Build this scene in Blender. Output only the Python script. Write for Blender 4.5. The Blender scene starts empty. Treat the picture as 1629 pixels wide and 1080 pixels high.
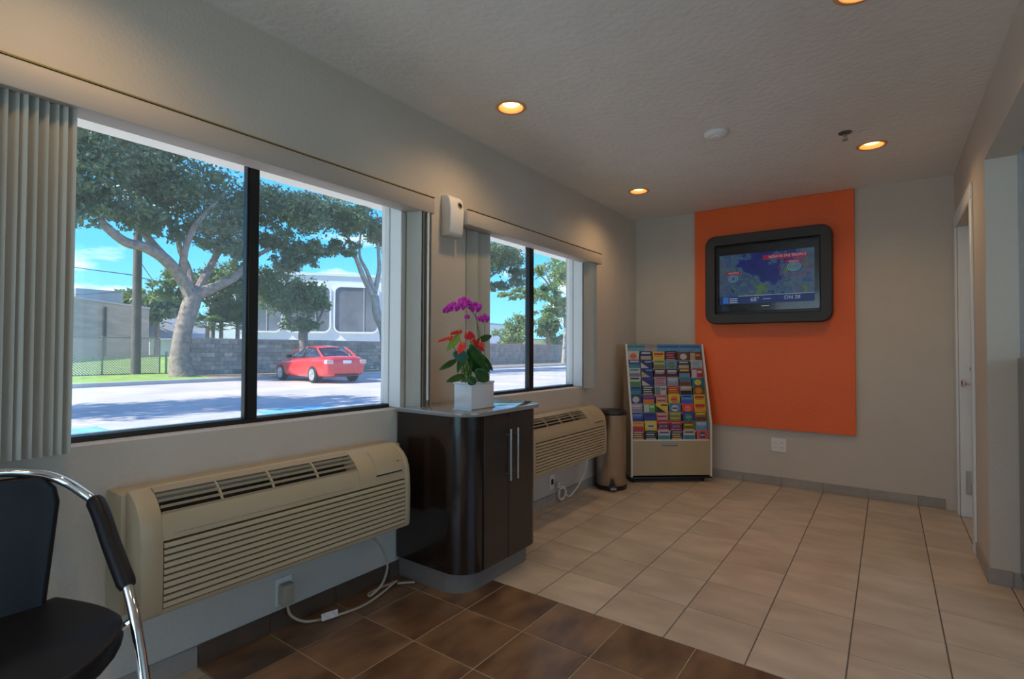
import bpy, bmesh, math, random
import numpy as np
from mathutils import Vector, Matrix
random.seed(7)
rng = np.random.default_rng(11)
S = bpy.context.scene
COL = S.collection
PI = math.pi

# ---------------------------------------------------------------- camera
F_PX = 822.18
CAM = Vector((2.0391, 0.0, 1.1526))
RT = Vector((0.80884509, 0.58801031, 0.00367389))
UP = Vector((0.00824289, -0.01758543, 0.99981139))
FW = Vector((-0.58796401, 0.80866225, 0.01907079))
cd = bpy.data.cameras.new('camera'); cam = bpy.data.objects.new('camera', cd); COL.objects.link(cam)
m = Matrix((RT, UP, -FW)).transposed().to_4x4(); m.translation = CAM
cam.matrix_world = m
cd.sensor_width = 36; cd.lens = F_PX / 1629 * 36; cd.clip_start = 0.05; cd.clip_end = 2000
S.camera = cam

def at(px, py, ax, v):
    """point of the world plane (axis ax at value v) that is seen at a measured photo position"""
    d = FW + RT * ((px - 814.5) / F_PX) + UP * ((540 - py) / F_PX)
    return CAM + d * ((v - CAM[ax]) / d[ax])

# ---------------------------------------------------------------- sky, sun, exposure
W = bpy.data.worlds.new('world'); S.world = W; W.use_nodes = True
nt = W.node_tree; N = nt.nodes; N.clear()
out = N.new('ShaderNodeOutputWorld'); bg = N.new('ShaderNodeBackground'); bg.inputs[1].default_value = 1.65
tc = N.new('ShaderNodeTexCoord'); sep = N.new('ShaderNodeSeparateXYZ')
nt.links.new(tc.outputs['Generated'], sep.inputs[0])
cr = N.new('ShaderNodeValToRGB'); nt.links.new(sep.outputs[2], cr.inputs[0])
cr.color_ramp.elements[0].position = 0.0; cr.color_ramp.elements[0].color = (0.30, 0.74, 1.0, 1)
cr.color_ramp.elements[1].position = 0.6; cr.color_ramp.elements[1].color = (0.06, 0.22, 0.75, 1)
e = cr.color_ramp.elements.new(0.18); e.color = (0.10, 0.52, 1.0, 1)
mp = N.new('ShaderNodeMapping'); mp.inputs['Scale'].default_value = (1, 1, 3.2)
mp.inputs['Location'].default_value = (0.35, 0.1, 0.15)
nt.links.new(tc.outputs['Generated'], mp.inputs[0])
nz = N.new('ShaderNodeTexNoise'); nz.inputs['Scale'].default_value = 5.5; nz.inputs['Detail'].default_value = 6
nt.links.new(mp.outputs[0], nz.inputs['Vector'])
c2 = N.new('ShaderNodeValToRGB'); c2.color_ramp.elements[0].position = 0.55; c2.color_ramp.elements[1].position = 0.66
nt.links.new(nz.outputs[0], c2.inputs[0])
mx = N.new('ShaderNodeMixRGB'); nt.links.new(c2.outputs[0], mx.inputs[0]); nt.links.new(cr.outputs[0], mx.inputs[1])
mx.inputs[2].default_value = (0.92, 0.95, 1.0, 1)
nt.links.new(mx.outputs[0], bg.inputs[0]); nt.links.new(bg.outputs[0], out.inputs[0])

def light(name, kind, loc, energy, color, rot=None, **kw):
    l = bpy.data.lights.new(name, kind); l.energy = energy; l.color = color
    for k, v in kw.items(): setattr(l, k, v)
    o = bpy.data.objects.new(name, l); COL.objects.link(o); o.location = loc
    if rot is not None: o.rotation_euler = rot
    return o
sun = light('sun', 'SUN', (0, 0, 30), 8.6, (1.0, 0.95, 0.86), angle=0.01)
sun.rotation_euler = Vector((-0.30, -0.72, 0.66)).to_track_quat('Z', 'Y').to_euler()
# unseen area lamps added as interior fill, behind the camera and in the side room
light('fill_rear', 'AREA', (1.25, -2.35, 1.35), 12, (1.0, 0.95, 0.88), (PI / 2, 0, 0), shape='RECTANGLE', size=2.2, size_y=1.9)
light('fill_side_room', 'AREA', (5.2, 0.6, 1.4), 13, (0.78, 0.89, 1.0), (0, PI / 2, 0), shape='RECTANGLE', size=1.9, size_y=2.6)
for yc, w in ((1.08, 1.5), (3.16, 1.28)):
    p = light('window_portal', 'AREA', (-0.14, yc, 1.42), 1, (1, 1, 1), (0, -PI / 2, 0), shape='RECTANGLE', size=1.2, size_y=w)
    p.data.cycles.is_portal = True
S.view_settings.view_transform = 'Standard'; S.view_settings.look = 'None'
S.view_settings.exposure = 0.09; S.view_settings.gamma = 1; S.view_settings.use_curve_mapping = False
S.cycles.max_bounces = 10; S.cycles.diffuse_bounces = 5; S.cycles.transparent_max_bounces = 16
S.cycles.sample_clamp_indirect = 4; S.cycles.use_denoising = True

# ---------------------------------------------------------------- materials
def srgb(r, g, b):
    f = lambda c: (c / 255 / 12.92) if c / 255 <= 0.04045 else ((c / 255 + 0.055) / 1.055) ** 2.4
    return (f(r), f(g), f(b))
def mat(name, col, rough=0.6, metal=0.0, bump=0.0, bscale=80, var=0.0, vscale=6, col2=None, coat=0, spec=0.5, rnd=0.0,
        emit=None, estr=0, stretch=None, detail=4, bdist=0.002):
    M = bpy.data.materials.new(name); M.use_nodes = True; t = M.node_tree; b = t.nodes['Principled BSDF']
    L = t.links.new
    b.inputs['Roughness'].default_value = rough; b.inputs['Metallic'].default_value = metal
    b.inputs['Specular IOR Level'].default_value = spec
    if coat: b.inputs['Coat Weight'].default_value = coat; b.inputs['Coat Roughness'].default_value = 0.06
    tcn = t.nodes.new('ShaderNodeTexCoord'); vec = tcn.outputs['Object']
    if rnd:
        oi = t.nodes.new('ShaderNodeObjectInfo')
        va = t.nodes.new('ShaderNodeVectorMath'); va.operation = 'SCALE'; va.inputs['Scale'].default_value = 37
        cmb = t.nodes.new('ShaderNodeCombineXYZ'); L(oi.outputs['Random'], cmb.inputs[0]); L(oi.outputs['Random'], cmb.inputs[1])
        L(cmb.outputs[0], va.inputs[0]); ad = t.nodes.new('ShaderNodeVectorMath'); L(vec, ad.inputs[0]); L(va.outputs[0], ad.inputs[1]); vec = ad.outputs[0]
    if stretch:
        mpn = t.nodes.new('ShaderNodeMapping'); mpn.inputs['Scale'].default_value = stretch; L(vec, mpn.inputs[0]); vec = mpn.outputs[0]
    base = None
    if var or col2:
        n = t.nodes.new('ShaderNodeTexNoise'); n.inputs['Scale'].default_value = vscale; n.inputs['Detail'].default_value = detail
        L(vec, n.inputs['Vector'])
        r = t.nodes.new('ShaderNodeValToRGB'); L(n.outputs[0], r.inputs[0])
        r.color_ramp.elements[0].position = 0.36; r.color_ramp.elements[1].position = 0.66
        c2_ = col2 if col2 else tuple(c * (1 - var) for c in col)
        r.color_ramp.elements[0].color = (*c2_, 1); r.color_ramp.elements[1].color = (*col, 1); base = r.outputs[0]
    if rnd:
        hs = t.nodes.new('ShaderNodeHueSaturation'); mr = t.nodes.new('ShaderNodeMapRange'); L(oi.outputs['Random'], mr.inputs[0])
        mr.inputs['To Min'].default_value = 1 - rnd; mr.inputs['To Max'].default_value = 1 + rnd; L(mr.outputs[0], hs.inputs['Value'])
        if base: L(base, hs.inputs['Color'])
        else: hs.inputs['Color'].default_value = (*col, 1)
        base = hs.outputs[0]
    if base: L(base, b.inputs['Base Color'])
    else: b.inputs['Base Color'].default_value = (*col, 1)
    if bump:
        n2 = t.nodes.new('ShaderNodeTexNoise'); n2.inputs['Scale'].default_value = bscale; n2.inputs['Detail'].default_value = 3
        L(vec, n2.inputs['Vector']); bp = t.nodes.new('ShaderNodeBump'); bp.inputs['Strength'].default_value = bump
        bp.inputs['Distance'].default_value = bdist; L(n2.outputs[0], bp.inputs['Height']); L(bp.outputs[0], b.inputs['Normal'])
    if emit: b.inputs['Emission Color'].default_value = (*emit, 1); b.inputs['Emission Strength'].default_value = estr
    return M
_cm = {}
def cmat(r, g, b, rough=0.45):
    k = (r, g, b, rough)
    if k not in _cm: _cm[k] = mat('print_%02x%02x%02x' % (r, g, b), srgb(r, g, b), rough, var=0.18, vscale=60)
    return _cm[k]
M = {}
M['wall'] = mat('painted_stucco', (0.58, 0.515, 0.435), 0.62, bump=0.55, bscale=70, bdist=0.004, var=0.05, vscale=3)
M['ceil'] = mat('textured_ceiling', (0.80, 0.79, 0.76), 0.5, bump=0.7, bscale=30, bdist=0.007, var=0.04)
M['trimw'] = mat('white_trim_paint', (0.72, 0.73, 0.72), 0.4)
M['reveal'] = mat('white_reveal_paint', (0.80, 0.80, 0.78), 0.5, bump=0.3, bscale=80)
M['orange'] = mat('orange_paint', (0.90, 0.14, 0.018), 0.5, bump=0.55, bscale=70, bdist=0.004, var=0.06, vscale=2)
M['tile'] = mat('beige_tile', (0.60, 0.49, 0.375), 0.3, var=0.2, vscale=5, rnd=0.07, bump=0.15, bscale=30, col2=(0.47, 0.375, 0.28), stretch=(0.7, 1.6, 1))
M['dtile'] = mat('brown_tile', (0.24, 0.135, 0.07), 0.32, vscale=5, rnd=0.12, bump=0.15, bscale=30, col2=(0.095, 0.050, 0.026), stretch=(1.5, 0.7, 1))
M['grout'] = mat('grey_grout', (0.16, 0.14, 0.12), 0.9, var=0.2, vscale=30)
M['lgrout'] = mat('tan_grout', (0.42, 0.33, 0.23), 0.9, var=0.2, vscale=30)
M['btile'] = mat('grey_base_tile', (0.36, 0.32, 0.28), 0.4, rnd=0.07, var=0.15, vscale=12)
M['dbtile'] = mat('dark_base_tile', (0.10, 0.065, 0.045), 0.4, rnd=0.1, var=0.25, vscale=12)
M['bronze'] = mat('dark_bronze_frame', (0.018, 0.016, 0.015), 0.35, 0.3)
M['ptac'] = mat('beige_plastic', (0.44, 0.35, 0.22), 0.42, var=0.05)
M['ptacd'] = mat('dark_cavity', (0.03, 0.022, 0.014), 0.8)
M['ptacg'] = mat('taupe_grille', (0.36, 0.28, 0.18), 0.5)
M['espresso'] = mat('espresso_laminate', (0.017, 0.0085, 0.006), 0.22, coat=0.5, var=0.4, vscale=2.5, stretch=(1, 1, 8))
M['door_es'] = mat('door_laminate', (0.022, 0.017, 0.016), 0.3, coat=0.3, var=0.4, vscale=3, stretch=(1, 1, 8))
M['gap'] = mat('black_gap', (0.002, 0.002, 0.002), 0.9)
M['slab'] = mat('grey_top', (0.26, 0.24, 0.225), 0.12, coat=0.6)
M['plinth'] = mat('grey_plinth', (0.17, 0.145, 0.125), 0.5)
M['steel'] = mat('brushed_steel', (0.56, 0.53, 0.50), 0.28, 1.0, var=0.12, vscale=8, stretch=(6, 6, 1))
M['chrome'] = mat('chrome', (0.78, 0.78, 0.80), 0.06, 1.0)
M['black'] = mat('black_plastic', (0.012, 0.011, 0.012), 0.35)
M['blackm'] = mat('charcoal_surround', (0.030, 0.027, 0.023), 0.5)
M['gloss'] = mat('black_gloss_bezel', (0.004, 0.004, 0.006), 0.15, coat=0.5)
M['leather'] = mat('black_leather', (0.009, 0.009, 0.011), 0.42, spec=0.28, bump=0.35, bscale=260, bdist=0.001)
M['thread'] = mat('grey_thread', (0.05, 0.05, 0.06), 0.8)
M['vane'] = mat('blind_fabric', (0.41, 0.39, 0.335), 0.7, bump=0.2, bscale=300)
M['valance'] = mat('valance_vinyl', (0.44, 0.385, 0.335), 0.6)
M['brasst'] = mat('brass_strip', (0.34, 0.24, 0.07), 0.35, 0.8)
M['white'] = mat('white_plastic', (0.74, 0.72, 0.68), 0.4)
M['potw'] = mat('white_ceramic', (0.62, 0.61, 0.62), 0.15, coat=0.3)
M['soil'] = mat('dark_soil', (0.03, 0.02, 0.012), 0.95, bump=0.8, bscale=60)
M['maple'] = mat('maple_laminate', (0.44, 0.33, 0.19), 0.42, var=0.12, vscale=4, stretch=(1, 1, 0.15))
M['edge'] = mat('pale_edge_band', (0.62, 0.60, 0.58), 0.4)
M['cord'] = mat('beige_cord', (0.42, 0.34, 0.25), 0.5)
M['paper'] = mat('paper_tag', (0.66, 0.60, 0.58), 0.7, var=0.2, vscale=60)
M['bulb'] = mat('lamp_glow', (1, 0.8, 0.4), 0.5, emit=(1.0, 0.74, 0.26), estr=5)
M['conew'] = mat('lamp_reflector', (0.80, 0.40, 0.20), 0.5)
M['petal'] = mat('magenta_petal', (0.75, 0.03, 0.52), 0.5, col2=(0.50, 0.01, 0.40), vscale=60)
M['lip'] = mat('orchid_lip', (0.75, 0.10, 0.42), 0.5)
M['anth'] = mat('red_anthurium', (0.75, 0.03, 0.03), 0.22, coat=0.4)
M['spad'] = mat('spadix_yellow', (0.7, 0.42, 0.12), 0.6)
M['leafd'] = mat('dark_green_leaf', (0.030, 0.115, 0.022), 0.32, col2=(0.015, 0.07, 0.015), vscale=20)
M['leafl'] = mat('bright_green_leaf', (0.13, 0.30, 0.03), 0.35)
M['leafb'] = mat('bluish_leaf', (0.03, 0.16, 0.13), 0.35)
M['stem'] = mat('green_stem', (0.07, 0.16, 0.025), 0.5)
# outdoors
M['asphalt'] = mat('pale_asphalt', (0.60, 0.53, 0.46), 0.9, col2=(0.46, 0.42, 0.38), vscale=0.6, bump=0.3, bscale=6, detail=8)
M['concrete'] = mat('walk_concrete', (0.52, 0.50, 0.47), 0.85, var=0.12, vscale=1.5)
M['bluepaint'] = mat('blue_parking_paint', (0.12, 0.42, 0.62), 0.7, col2=(0.25, 0.52, 0.68), vscale=3)
M['whitepaint'] = mat('white_road_paint', (0.8, 0.8, 0.8), 0.8)
M['lawn'] = mat('lawn', (0.34, 0.50, 0.08), 0.9, col2=(0.19, 0.32, 0.06), vscale=2, bump=1, bscale=8, bdist=0.05, detail=8)
M['mulch'] = mat('leaf_litter', (0.20, 0.13, 0.085), 0.95, col2=(0.32, 0.24, 0.15), vscale=6)
M['bark'] = mat('grey_brown_bark', (0.33, 0.26, 0.22), 0.9, col2=(0.21, 0.165, 0.14), vscale=5, bump=0.8, bscale=12, bdist=0.03)
M['barkl'] = mat('pale_bark', (0.40, 0.37, 0.32), 0.9, var=0.3, vscale=4)
M['pole'] = mat('weathered_pole', (0.15, 0.13, 0.115), 0.9, var=0.25, vscale=3)
M['block'] = mat('grey_block', (0.46, 0.38, 0.32), 0.92, col2=(0.32, 0.27, 0.24), vscale=3, rnd=0.25)
M['mortar'] = mat('mortar', (0.12, 0.105, 0.095), 0.95)
M['tanb'] = mat('tan_block_building', (0.44, 0.35, 0.27), 0.9, col2=(0.32, 0.26, 0.21), vscale=0.9, stretch=(0.4, 0.4, 2.5))
M['whiteb'] = mat('white_building', (0.74, 0.77, 0.80), 0.8, var=0.05)
M['roofg'] = mat('grey_roof', (0.40, 0.40, 0.40), 0.8)
M['yellb'] = mat('cream_building', (0.75, 0.60, 0.35), 0.8)
M['bglass'] = mat('building_glass', (0.12, 0.13, 0.15), 0.15, col2=(0.2, 0.2, 0.22), vscale=0.5)
M['galv'] = mat('galvanised_steel', (0.36, 0.36, 0.36), 0.5, 0.6)
M['soffit'] = mat('soffit_paint', (0.80, 0.76, 0.68), 0.7, var=0.04)
M['redcar'] = mat('red_car_paint', (0.72, 0.035, 0.035), 0.25, coat=0.8)
M['carglass'] = mat('car_glass', (0.03, 0.04, 0.07), 0.06, coat=0.6)
M['tyre'] = mat('tyre', (0.015, 0.015, 0.015), 0.8)
M['alloy'] = mat('alloy_rim', (0.7, 0.7, 0.72), 0.25, 0.7)
M['tail'] = mat('tail_lamp', (0.75, 0.45, 0.45), 0.2)
def leafmat(name, c, c2):
    m_ = mat(name, c, 0.45, col2=c2, vscale=1.6, detail=6); t = m_.node_tree; b = t.nodes['Principled BSDF']
    tl = t.nodes.new('ShaderNodeBsdfTranslucent'); tl.inputs[0].default_value = (c[0] * 1.5, c[1] * 1.5, c[2], 1); mx_ = t.nodes.new('ShaderNodeMixShader'); mx_.inputs[0].default_value = 0.35
    t.links.new(b.outputs[0], mx_.inputs[1]); t.links.new(tl.outputs[0], mx_.inputs[2]); t.links.new(mx_.outputs[0], t.nodes['Material Output'].inputs[0]); return m_
M['fol1'] = leafmat('oak_leaves', (0.19, 0.25, 0.13), (0.09, 0.14, 0.09))
M['fol2'] = leafmat('bushy_leaves', (0.19, 0.26, 0.10), (0.10, 0.16, 0.08))
M['fol3'] = leafmat('light_leaves', (0.24, 0.32, 0.11), (0.12, 0.20, 0.09))
M['palm'] = leafmat('palm_fronds', (0.11, 0.19, 0.05), (0.05, 0.10, 0.03))

# window glass: thin pane, see-through with a fresnel reflection and a translucent veil painted in for glare, plus slight dirt
g = bpy.data.materials.new('window_glass'); g.use_nodes = True; t = g.node_tree; t.nodes.clear()
o_ = t.nodes.new('ShaderNodeOutputMaterial'); tr = t.nodes.new('ShaderNodeBsdfTransparent'); tr.inputs[0].default_value = (0.95, 0.97, 0.98, 1)
gl = t.nodes.new('ShaderNodeBsdfGlossy'); gl.inputs['Roughness'].default_value = 0.01
lw = t.nodes.new('ShaderNodeLayerWeight'); lw.inputs[0].default_value = 0.5
p5_ = t.nodes.new('ShaderNodeMath'); p5_.operation = 'POWER'; p5_.inputs[1].default_value = 5; t.links.new(lw.outputs['Facing'], p5_.inputs[0])
fr = t.nodes.new('ShaderNodeMath'); fr.operation = 'MULTIPLY_ADD'; fr.inputs[1].default_value = 0.9; fr.inputs[2].default_value = 0.035; t.links.new(p5_.outputs[0], fr.inputs[0])
m1 = t.nodes.new('ShaderNodeMixShader'); t.links.new(fr.outputs[0], m1.inputs[0]); t.links.new(tr.outputs[0], m1.inputs[1]); t.links.new(gl.outputs[0], m1.inputs[2])
df = t.nodes.new('ShaderNodeBsdfTranslucent'); df.inputs[0].default_value = (0.8, 0.85, 0.9, 1)
n_ = t.nodes.new('ShaderNodeTexNoise'); n_.inputs['Scale'].default_value = 2.0; n_.inputs['Detail'].default_value = 5
mrn = t.nodes.new('ShaderNodeMapRange'); t.links.new(n_.outputs[0], mrn.inputs[0]); mrn.inputs['From Min'].default_value = 0.3; mrn.inputs['From Max'].default_value = 0.7
mrn.inputs['To Min'].default_value = 0.015; mrn.inputs['To Max'].default_value = 0.06
m2 = t.nodes.new('ShaderNodeMixShader'); t.links.new(mrn.outputs[0], m2.inputs[0]); t.links.new(m1.outputs[0], m2.inputs[1]); t.links.new(df.outputs[0], m2.inputs[2])
t.links.new(m2.outputs[0], o_.inputs[0]); M['glass'] = g

# ---------------------------------------------------------------- mesh helpers
def finish(name, bm, m_, parent=None, smooth=False, recalc=True):
    if recalc: bmesh.ops.recalc_face_normals(bm, faces=bm.faces)
    me = bpy.data.meshes.new(name); bm.to_mesh(me); bm.free()
    if isinstance(m_, (list, tuple)):
        for q in m_: me.materials.append(q)
    else: me.materials.append(m_)
    if smooth:
        me.polygons.foreach_set('use_smooth', [True] * len(me.polygons))
        try: me.set_sharp_from_angle(angle=math.radians(40))
        except Exception: pass
    o = bpy.data.objects.new(name, me); COL.objects.link(o)
    if parent: o.parent = parent
    return o
def add_box(bm, x0, x1, y0, y1, z0, z1, bev=0.0, seg=2):
    b2 = bmesh.new() if bev else bm
    v = [b2.verts.new((x, y, z)) for x in (x0, x1) for y in (y0, y1) for z in (z0, z1)]
    for f in ((0, 1, 3, 2), (4, 6, 7, 5), (0, 4, 5, 1), (2, 3, 7, 6), (0, 2, 6, 4), (1, 5, 7, 3)): b2.faces.new([v[i] for i in f])
    if bev:
        bmesh.ops.recalc_face_normals(b2, faces=b2.faces)
        bmesh.ops.bevel(b2, geom=b2.edges[:], offset=bev, segments=seg, profile=0.5, affect='EDGES')
        merge(bm, b2)
def merge(bm, b2):
    mp_ = {}
    for v in b2.verts: mp_[v] = bm.verts.new(v.co)
    for f in b2.faces:
        try: nf = bm.faces.new([mp_[v] for v in f.verts]); nf.material_index = f.material_index
        except ValueError: pass
    b2.free()
def box(name, x0, x1, y0, y1, z0, z1, m_, parent=None, bev=0.0, seg=2):
    bm = bmesh.new(); add_box(bm, x0, x1, y0, y1, z0, z1, bev, seg); return finish(name, bm, m_, parent, smooth=bev > 0)
def prism(bm, pts, ax, a0, a1, bev=0.0, seg=2):
    """extrude a closed 2D outline along axis ax (0,1,2) from a0 to a1"""
    b2 = bmesh.new()
    def P(p, a):
        return (a, p[0], p[1]) if ax == 0 else (p[0], a, p[1]) if ax == 1 else (p[0], p[1], a)
    A = [b2.verts.new(P(p, a0)) for p in pts]; B = [b2.verts.new(P(p, a1)) for p in pts]; n = len(pts)
    b2.faces.new(A); b2.faces.new(B[::-1])
    for i in range(n): b2.faces.new((A[i], A[(i + 1) % n], B[(i + 1) % n], B[i]))
    bmesh.ops.recalc_face_normals(b2, faces=b2.faces)
    if bev:
        ed = [e for e in b2.edges if len(e.link_faces) == 2 and e.calc_face_angle(0) > 0.6]
        bmesh.ops.bevel(b2, geom=ed, offset=bev, segments=seg, profile=0.5, affect='EDGES')
    merge(bm, b2)
def tube(bm, pts, r, seg=8, cap=True):
    pts = [Vector(p) for p in pts]; n = len(pts); rs = r if isinstance(r, (list, tuple)) else [r] * n
    rings = []; prev = None
    for i, p in enumerate(pts):
        t_ = (pts[min(i + 1, n - 1)] - pts[max(i - 1, 0)]).normalized()
        if prev is None:
            a = Vector((0, 0, 1)) if abs(t_.z) < 0.9 else Vector((1, 0, 0)); nrm = t_.cross(a).normalized()
        else: nrm = (prev - t_ * prev.dot(t_)).normalized()
        prev = nrm; bn = t_.cross(nrm)
        rings.append([bm.verts.new(p + (nrm * math.cos(2 * PI * k / seg) + bn * math.sin(2 * PI * k / seg)) * rs[i]) for k in range(seg)])
    for a, b in zip(rings, rings[1:]):
        for k in range(seg): bm.faces.new((a[k], a[(k + 1) % seg], b[(k + 1) % seg], b[k]))
    if cap: bm.faces.new(rings[0][::-1]); bm.faces.new(rings[-1])
def spline(pts, n=6):
    P = [Vector(p) for p in pts]; P = [P[0] * 2 - P[1]] + P + [P[-1] * 2 - P[-2]]; o = []
    for i in range(1, len(P) - 2):
        for k in range(n):
            s = k / n; a, b, c, d = P[i - 1:i + 3]
            o.append(0.5 * ((2 * b) + (c - a) * s + (2 * a - 5 * b + 4 * c - d) * s * s + (3 * b - a - 3 * c + d) * s ** 3))
    o.append(P[-2]); return o
def lathe(bm, prof, cx, cy, seg=32, cap=True):
    rings = [[bm.verts.new((cx + r * math.cos(2 * PI * k / seg), cy + r * math.sin(2 * PI * k / seg), z)) for k in range(seg)] for r, z in prof]
    for a, b in zip(rings, rings[1:]):
        for k in range(seg): bm.faces.new((a[k], a[(k + 1) % seg], b[(k + 1) % seg], b[k]))
    if cap: bm.faces.new(rings[0][::-1]); bm.faces.new(rings[-1])
def empty(name, loc=(0, 0, 0), rz=0):
    o = bpy.data.objects.new(name, None); COL.objects.link(o); o.location = loc; o.rotation_euler = (0, 0, rz); o.empty_display_size = 0.1; return o
def tag(o, label, cat, group=None):
    o['label'] = label; o['category'] = cat
    if group: o['group'] = group
    return o
def struct(o): o['kind'] = 'structure'; return o
def stuff(o): o['kind'] = 'stuff'; return o
def dup(o, parent=None, loc=None):
    c = o.copy(); COL.objects.link(c); c.parent = parent
    if loc is not None: c.location = loc
    return c
def rrect(x0, x1, y0, y1, r, n=8, corners=(1, 1, 1, 1)):
    o = []
    for (cx, cy, a0, on, px, py) in ((x1 - r, y1 - r, 0, corners[0], x1, y1), (x0 + r, y1 - r, PI / 2, corners[1], x0, y1),
                             (x0 + r, y0 + r, PI, corners[2], x0, y0), (x1 - r, y0 + r, 1.5 * PI, corners[3], x1, y0)):
        if on: o += [(cx + r * math.cos(a0 + k * PI / 2 / n), cy + r * math.sin(a0 + k * PI / 2 / n)) for k in range(n + 1)]
        else: o.append((px, py))
    return o
def ring_prism(bm, outer, inner, ax, a0, a1):
    def P(p, a): return (a, p[0], p[1]) if ax == 0 else (p[0], a, p[1]) if ax == 1 else (p[0], p[1], a)
    n = len(outer); Q = [[bm.verts.new(P(p, a)) for p in L] for L in (outer, inner) for a in (a0, a1)]
    oa, ob, ia, ib = Q
    for i in range(n):
        j = (i + 1) % n
        bm.faces.new((oa[i], oa[j], ob[j], ob[i])); bm.faces.new((ia[j], ia[i], ib[i], ib[j]))
        bm.faces.new((oa[j], oa[i], ia[i], ia[j])); bm.faces.new((ob[i], ob[j], ib[j], ib[i]))
def text(s, size, m_, parent, loc, rx=PI / 2, rz=0.0, name='lettering', sx=1.0):
    cu = bpy.data.curves.new(name, 'FONT'); cu.body = s; cu.size = size; cu.extrude = 0.0003; cu.align_x = 'CENTER'; cu.align_y = 'CENTER'
    tmp = bpy.data.objects.new(name, cu); COL.objects.link(tmp)
    dg = bpy.context.evaluated_depsgraph_get(); me = bpy.data.meshes.new_from_object(tmp.evaluated_get(dg))
    bpy.data.objects.remove(tmp); me.materials.clear(); me.materials.append(m_)
    o = bpy.data.objects.new(name, me); COL.objects.link(o); o.location = loc; o.rotation_euler = (rx, 0, rz); o.scale = (sx, 1, 1)
    if parent: o.parent = parent
    return o

H = 2.44; YB = 4.921; XR = 2.441
# ---------------------------------------------------------------- room shell
def wall_left():
    bm = bmesh.new(); x0, x1 = -0.16, 0.0
    segs = [(-2.5, 0.33, 0, H), (0.33, 1.83, 0, 0.845), (0.33, 1.83, 1.985, H), (1.83, 2.52, 0, H),
            (2.52, 3.80, 0, 0.845), (2.52, 3.80, 1.985, H), (3.80, YB + 0.12, 0, H)]
    for y0, y1, z0, z1 in segs: add_box(bm, x0, x1, y0, y1, z0 - (0.02 if z0 == 0 else 0), z1 + (0.2 if z1 == H else 0))
    return struct(finish('wall_left', bm, M['wall']))
WL = wall_left()
WB = struct(box('wall_back', -0.0, 2.56, YB, YB + 0.12, -0.02, H + 0.2, M['wall']))
# right wall: header over the opening, stub beside it, door opening beyond
bm = bmesh.new()
add_box(bm, XR, XR + 0.12, -2.5, 3.5, 2.118, H + 0.2)
add_box(bm, XR, XR + 0.12, 3.5, 3.99, -0.02, H + 0.2)
add_box(bm, XR, XR + 0.12, 3.99, 4.80, 2.03, H + 0.2)
add_box(bm, XR, XR + 0.12, 4.80, YB, -0.02, H + 0.2)
WR = struct(finish('wall_right', bm, M['wall']))
M['recess'] = mat('textured_plaster', (0.36, 0.35, 0.335), 0.65, bump=1.0, bscale=40, bdist=0.01)
WS = struct(box('wall_side_room', XR + 0.12, 5.4, 3.5, 3.62, -0.02, H + 0.2, M['recess']))
bm = bmesh.new(); add_box(bm, 5.3, 5.42, -2.5, 3.5, -0.02, 0.45); add_box(bm, 5.3, 5.42, -2.5, 3.5, 2.35, H + 0.2)
add_box(bm, 5.3, 5.42, -2.5, -0.9, 0.45, 2.35); add_box(bm, 5.3, 5.42, 2.1, 3.5, 0.45, 2.35)
struct(finish('wall_side_room_far', bm, M['wall'])).name = 'wall_far_right'
bm = bmesh.new(); add_box(bm, -0.16, 0.1, -2.62, -2.5, -0.02, H + 0.2); add_box(bm, 2.4, 5.42, -2.62, -2.5, -0.02, H + 0.2); add_box(bm, 0.1, 2.4, -2.62, -2.5, 2.35, H + 0.2)
struct(finish('wall_front', bm, M['wall']))
fr_ = struct(box('window_3', 0.1, 2.4, -2.58, -2.572, 0.0, 2.35, M['glass'])) ; fr_['label'] = 'added unseen glazing behind the viewpoint, made to go with the fill lamp'  # unseen glazing, put in to go with the rear fill lamp
w4 = struct(box('window_4', 5.35, 5.358, -0.9, 2.1, 0.45, 2.35, M['glass']))  # second unseen pane, added to match the side room fill lamp

# ceiling with round holes for the lamps
LAMPS = [(0.427, 2.2), (0.415, 3.975), (1.968, 3.925), (1.968, 2.2), (0.42, 0.42), (1.968, 0.42)]
bm = bmesh.new()
def loop(pts):
    vs = [bm.verts.new((x, y, 0)) for x, y in pts]
    for i in range(len(vs)): bm.edges.new((vs[i], vs[(i + 1) % len(vs)]))
loop([(-0.0, -2.5), (5.3, -2.5), (5.3, 3.5), (2.44, 3.5), (2.44, YB), (0, YB)])
for lx, ly in LAMPS: loop([(lx + 0.068 * math.cos(k * PI / 12), ly + 0.068 * math.sin(k * PI / 12)) for k in range(24)])
bmesh.ops.triangle_fill(bm, use_beauty=True, use_dissolve=False, edges=bm.edges[:])
r_ = bmesh.ops.extrude_face_region(bm, geom=bm.faces[:])
for v in r_['geom']:
    if isinstance(v, bmesh.types.BMVert): v.co.z += 0.015
CE = struct(finish('ceiling', bm, M['ceil'])); CE.location = (0, 0, H)
struct(box('roof', -0.16, 5.42, -2.62, YB + 0.12, H + 0.2, H + 0.32, M['roofg'])).name = 'trim_1'
bpy.data.objects['trim_1']['label'] = 'roof deck above the ceiling'

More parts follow.
